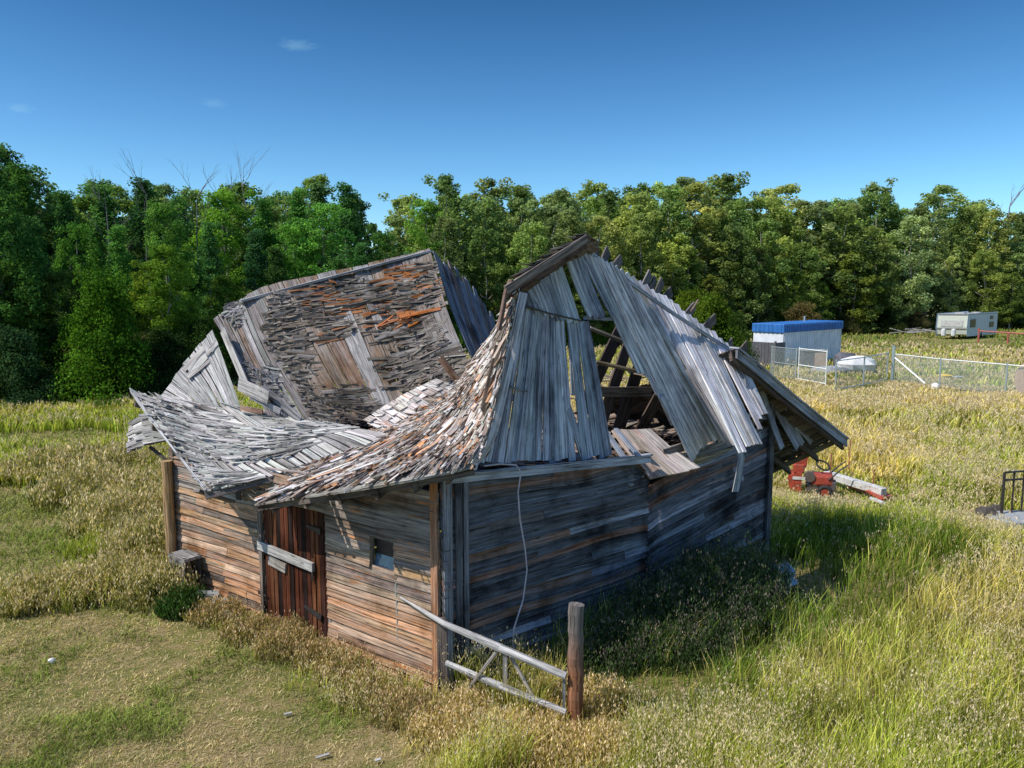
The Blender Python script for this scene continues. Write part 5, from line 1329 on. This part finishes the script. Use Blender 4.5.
bush(800, 66.0, 3.6, 5, 2, (1.2, .95, .9), "brown seeding shrub standing behind the trailer roof")
x = -100
while x < 1120:
    Y = curve(x, DEP) - rt.uniform(1.5, 3.0); k = rt.choice((0, 1, 1, 2))
    if not (925 < x < 1010):
        bush(x, Y, rt.uniform(1.8, 3.3), rt.uniform(3.2, 5), k, tuple(c * rt.uniform(.65, .95) for c in (1, 1, 1)), f"{bl[k]} low shrub below the woods, {place_word(x)}")
    x += rt.uniform(22, 42)
# dead trees with bare tops, and pale bare trunks
def dead(px, Y, ytop, seed, lab, r=.07, crownless=True, spread=.55):
    rnd = random.Random(seed); H = HC + (HY - ytop) / F * Y; mb = MB(); base = V3(((px - 512) / F * Y, Y, 0))
    pts = [base + V3((rnd.uniform(-.2, .2) * i / 4, 0, H * .8 * i / 5)) for i in range(6)]
    t = empty("dead_tree", base, lab, "dead tree", "bare dead trees in the woods")
    mb.tube(pts, [r * (1 - .13 * i) for i in range(6)], 7); mb.build("trunk", M["deadwood"], t)
    mb = MB()
    for k in range(7 if crownless else 2):
        p = pts[-1] if k < 3 else pts[rnd.choice((3, 4))]
        an = rnd.uniform(0, 6.28); branch_tubes(mb, p, V3((math.cos(an) * .6, math.sin(an) * .6, 1)).normalized(), H * .10, r * .3, 2, rnd, spread)
    mb.build("branches", M["deadwood"], t)
dead(115, 42, 172, 1, "single bare curved dead tree left of the other bare tops")
dead(152, 43, 152, 2, "bare dead tree standing left of the tallest bare top")
dead(200, 44, 158, 5, "bare dead tree between the two tallest bare tops")
dead(252, 49, 146, 3, "tallest bare dead tree, above the far left roof panel")
dead(230, 50, 168, 8, "short bare dead tree just left of the tallest one")
dead(1000, 106, 180, 4, "bare dead tree rising above the camper trailer", r=.2)
for (x, yt, yb, lab) in [(900, 250, 330, "pale bare trunk left of the camper trailer"), (690, 240, 330, "pale slim trunk right of the gable peak"), (940, 262, 325, "pale trunk straight above the camper trailer"), (1010, 275, 330, "short pale trunk above the red pipe rail"), (160, 330, 380, "thin leaning pale trunk among the dark shrubs on the left")]:
    Y = curve(x, DEP) + (1.2 if x > 300 else -2.4); t = empty("bare_trunk", V3(((x - 512) / F * Y, Y, 0)), lab, "tree", "pale bare trunks"); b = t.location.copy()
    H = HC + (HY - yt) / F * Y; mb = MB(); mb.tube([b, b + V3((.15, 0, H * .5)), b + V3((-.05, 0, H))], [.13, .11, .06] if x > 300 else [.07, .06, .04], 7)
    for k in range(4): mb.tube([b + Z * H * (.6 + .1 * k), b + V3((rt.uniform(-1, 1), 0, H * (.66 + .1 * k)))], [.04, .015], 5)
    mb.build("trunk", M["bark"], t)
# distant wood mass so no gap opens between trunks
def far_wood():
    g = np.random.default_rng(9); P = []; C = []
    n = 60000; px = g.uniform(-250, 1280, n); Yd = np.interp(px, [a for a, b in DEP], [b for a, b in DEP]) + g.uniform(21, 34, n)
    ys = np.interp(px, [a for a, b in SKY], [b for a, b in SKY]) + 12
    H = HC + (HY - ys) / F * Yd; H = H * (.9 + .12 * np.sin(px * .13) * np.sin(px * .041 + 1))
    z = H * g.random(n) ** .8; pos = np.stack([(px - 512) / F * Yd, Yd, z], 1)
    nn = g.normal(0, 1, (n, 3)) + np.array([0, -.8, .3]); nn /= np.linalg.norm(nn, axis=1)[:, None]
    a = np.cross(nn, g.normal(0, 1, (n, 3))); a /= np.linalg.norm(a, axis=1)[:, None]; b = np.cross(nn, a); s = g.uniform(.35, .8, (n, 1))
    q = np.stack([pos - a * s * .5, pos - b * s * .4, pos + a * s * .5, pos + b * s * .4], 1)
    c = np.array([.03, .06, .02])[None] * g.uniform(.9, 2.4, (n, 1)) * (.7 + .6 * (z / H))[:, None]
    o = np_quads("far_woods", q.reshape(-1, 3), np.arange(n * 4).reshape(-1, 4), np.repeat(c, 4, 0), M["leaf"])
    tag(o, "dense dark interior of the woods", "woods", kind="stuff")
far_wood()

# ================================================================== LIGHT
sv = V3((-.74, -.32, 1.0)).normalized()
elev = math.asin(sv.z); az = math.atan2(sv.x, sv.y)
sun = bpy.data.lights.new("sun", "SUN"); sun.energy = 5.0; sun.angle = math.radians(.5); sun.color = (1, .94, .85)
so_ = bpy.data.objects.new("sun", sun); COL.objects.link(so_); so_.rotation_euler = (-sv).to_track_quat("-Z", "Y").to_euler(); so_.location = (-10, 0, 30)
w_ = bpy.data.worlds.new("World"); sc.world = w_; w_.use_nodes = True; nt = w_.node_tree; nt.nodes.clear()
out = nt.nodes.new("ShaderNodeOutputWorld"); bg = nt.nodes.new("ShaderNodeBackground"); bg.inputs[1].default_value = .165
sky = nt.nodes.new("ShaderNodeTexSky"); sky.sky_type = "NISHITA"; sky.sun_disc = False; sky.sun_elevation = elev; sky.sun_rotation = az
sky.air_density = 1.0; sky.dust_density = .4; sky.ozone_density = 3.0
hs = nt.nodes.new("ShaderNodeHueSaturation"); hs.inputs["Saturation"].default_value = 1.08; hs.inputs["Value"].default_value = 1.0
gm_ = nt.nodes.new("ShaderNodeGamma"); gm_.inputs[1].default_value = 1.12; nt.links.new(sky.outputs[0], gm_.inputs[0]); nt.links.new(gm_.outputs[0], hs.inputs["Color"])
# faint wisps of cloud
tcw = nt.nodes.new("ShaderNodeTexCoord"); mpw = nt.nodes.new("ShaderNodeMapping"); mpw.inputs["Scale"].default_value = (5, 5, 22); nt.links.new(tcw.outputs["Generated"], mpw.inputs[0])
nw = N(nt, "ShaderNodeTexNoise", Scale=1.0, Detail=6, Roughness=.6); nt.links.new(mpw.outputs[0], nw.inputs["Vector"])
rw = ramp(nt, [(.70, 0.), (.85, .25)]); nt.links.new(nw.outputs["Fac"], rw.inputs[0])
cw = mixc(nt, "MIX", rw.outputs[0], hs.outputs[0], (5.0, 6.0, 7.5))
for (cx_, cy_, w0_, h0_, am_) in [(297, 45, .022, .006, .22), (20, 108, .014, .005, .13), (214, 103, .016, .005, .12)]:
    dv = ray(cx_, cy_).normalized()
    sb2 = nt.nodes.new("ShaderNodeVectorMath"); sb2.operation = "SUBTRACT"; nt.links.new(tcw.outputs["Generated"], sb2.inputs[0]); sb2.inputs[1].default_value = dv
    ml2 = nt.nodes.new("ShaderNodeVectorMath"); ml2.operation = "MULTIPLY"; nt.links.new(sb2.outputs[0], ml2.inputs[0]); ml2.inputs[1].default_value = (1 / w0_, 1 / w0_, 1 / h0_)
    nn2 = N(nt, "ShaderNodeTexNoise", Scale=1.3, Detail=5, Roughness=.65); nt.links.new(ml2.outputs[0], nn2.inputs["Vector"])
    ln2_ = nt.nodes.new("ShaderNodeVectorMath"); ln2_.operation = "LENGTH"; nt.links.new(ml2.outputs[0], ln2_.inputs[0])
    ad2 = nt.nodes.new("ShaderNodeMath"); ad2.operation = "MULTIPLY_ADD"; nt.links.new(nn2.outputs["Fac"], ad2.inputs[0]); ad2.inputs[1].default_value = 2.2; ad2.inputs[2].default_value = 0
    df2 = nt.nodes.new("ShaderNodeMath"); df2.operation = "SUBTRACT"; nt.links.new(ad2.outputs[0], df2.inputs[0]); nt.links.new(ln2_.outputs["Value"], df2.inputs[1])
    rr2 = ramp(nt, [(.0, 0.), (.9, am_)]); nt.links.new(df2.outputs[0], rr2.inputs[0])
    cw = mixc(nt, "MIX", rr2.outputs[0], cw, (8.0, 8.5, 9.0))
sz_ = nt.nodes.new("ShaderNodeSeparateXYZ"); nt.links.new(tcw.outputs["Generated"], sz_.inputs[0])
dr = ramp(nt, [(0., (.66, .80, .88)), (.10, (.50, .72, .84)), (.22, (.34, .55, .66)), (.36, (.17, .36, .46)), (.55, (.7, .8, .9)), (1., (1.2, 1.15, 1.1))]); nt.links.new(sz_.outputs[2], dr.inputs[0])
cw = mixc(nt, "MULTIPLY", 1.0, cw, dr.outputs[0]); nt.links.new(cw, bg.inputs[0])
nt.links.new(bg.outputs[0], out.inputs[0])
sc.view_settings.view_transform = "Standard"; sc.view_settings.look = "None"; sc.view_settings.exposure = 0
sc.render.engine = "CYCLES"; sc.cycles.max_bounces = 6; sc.cycles.transparent_max_bounces = 12
print("trees", NT, "A", A[:], "L", L[:], "R", Rr[:], "bs", bs)
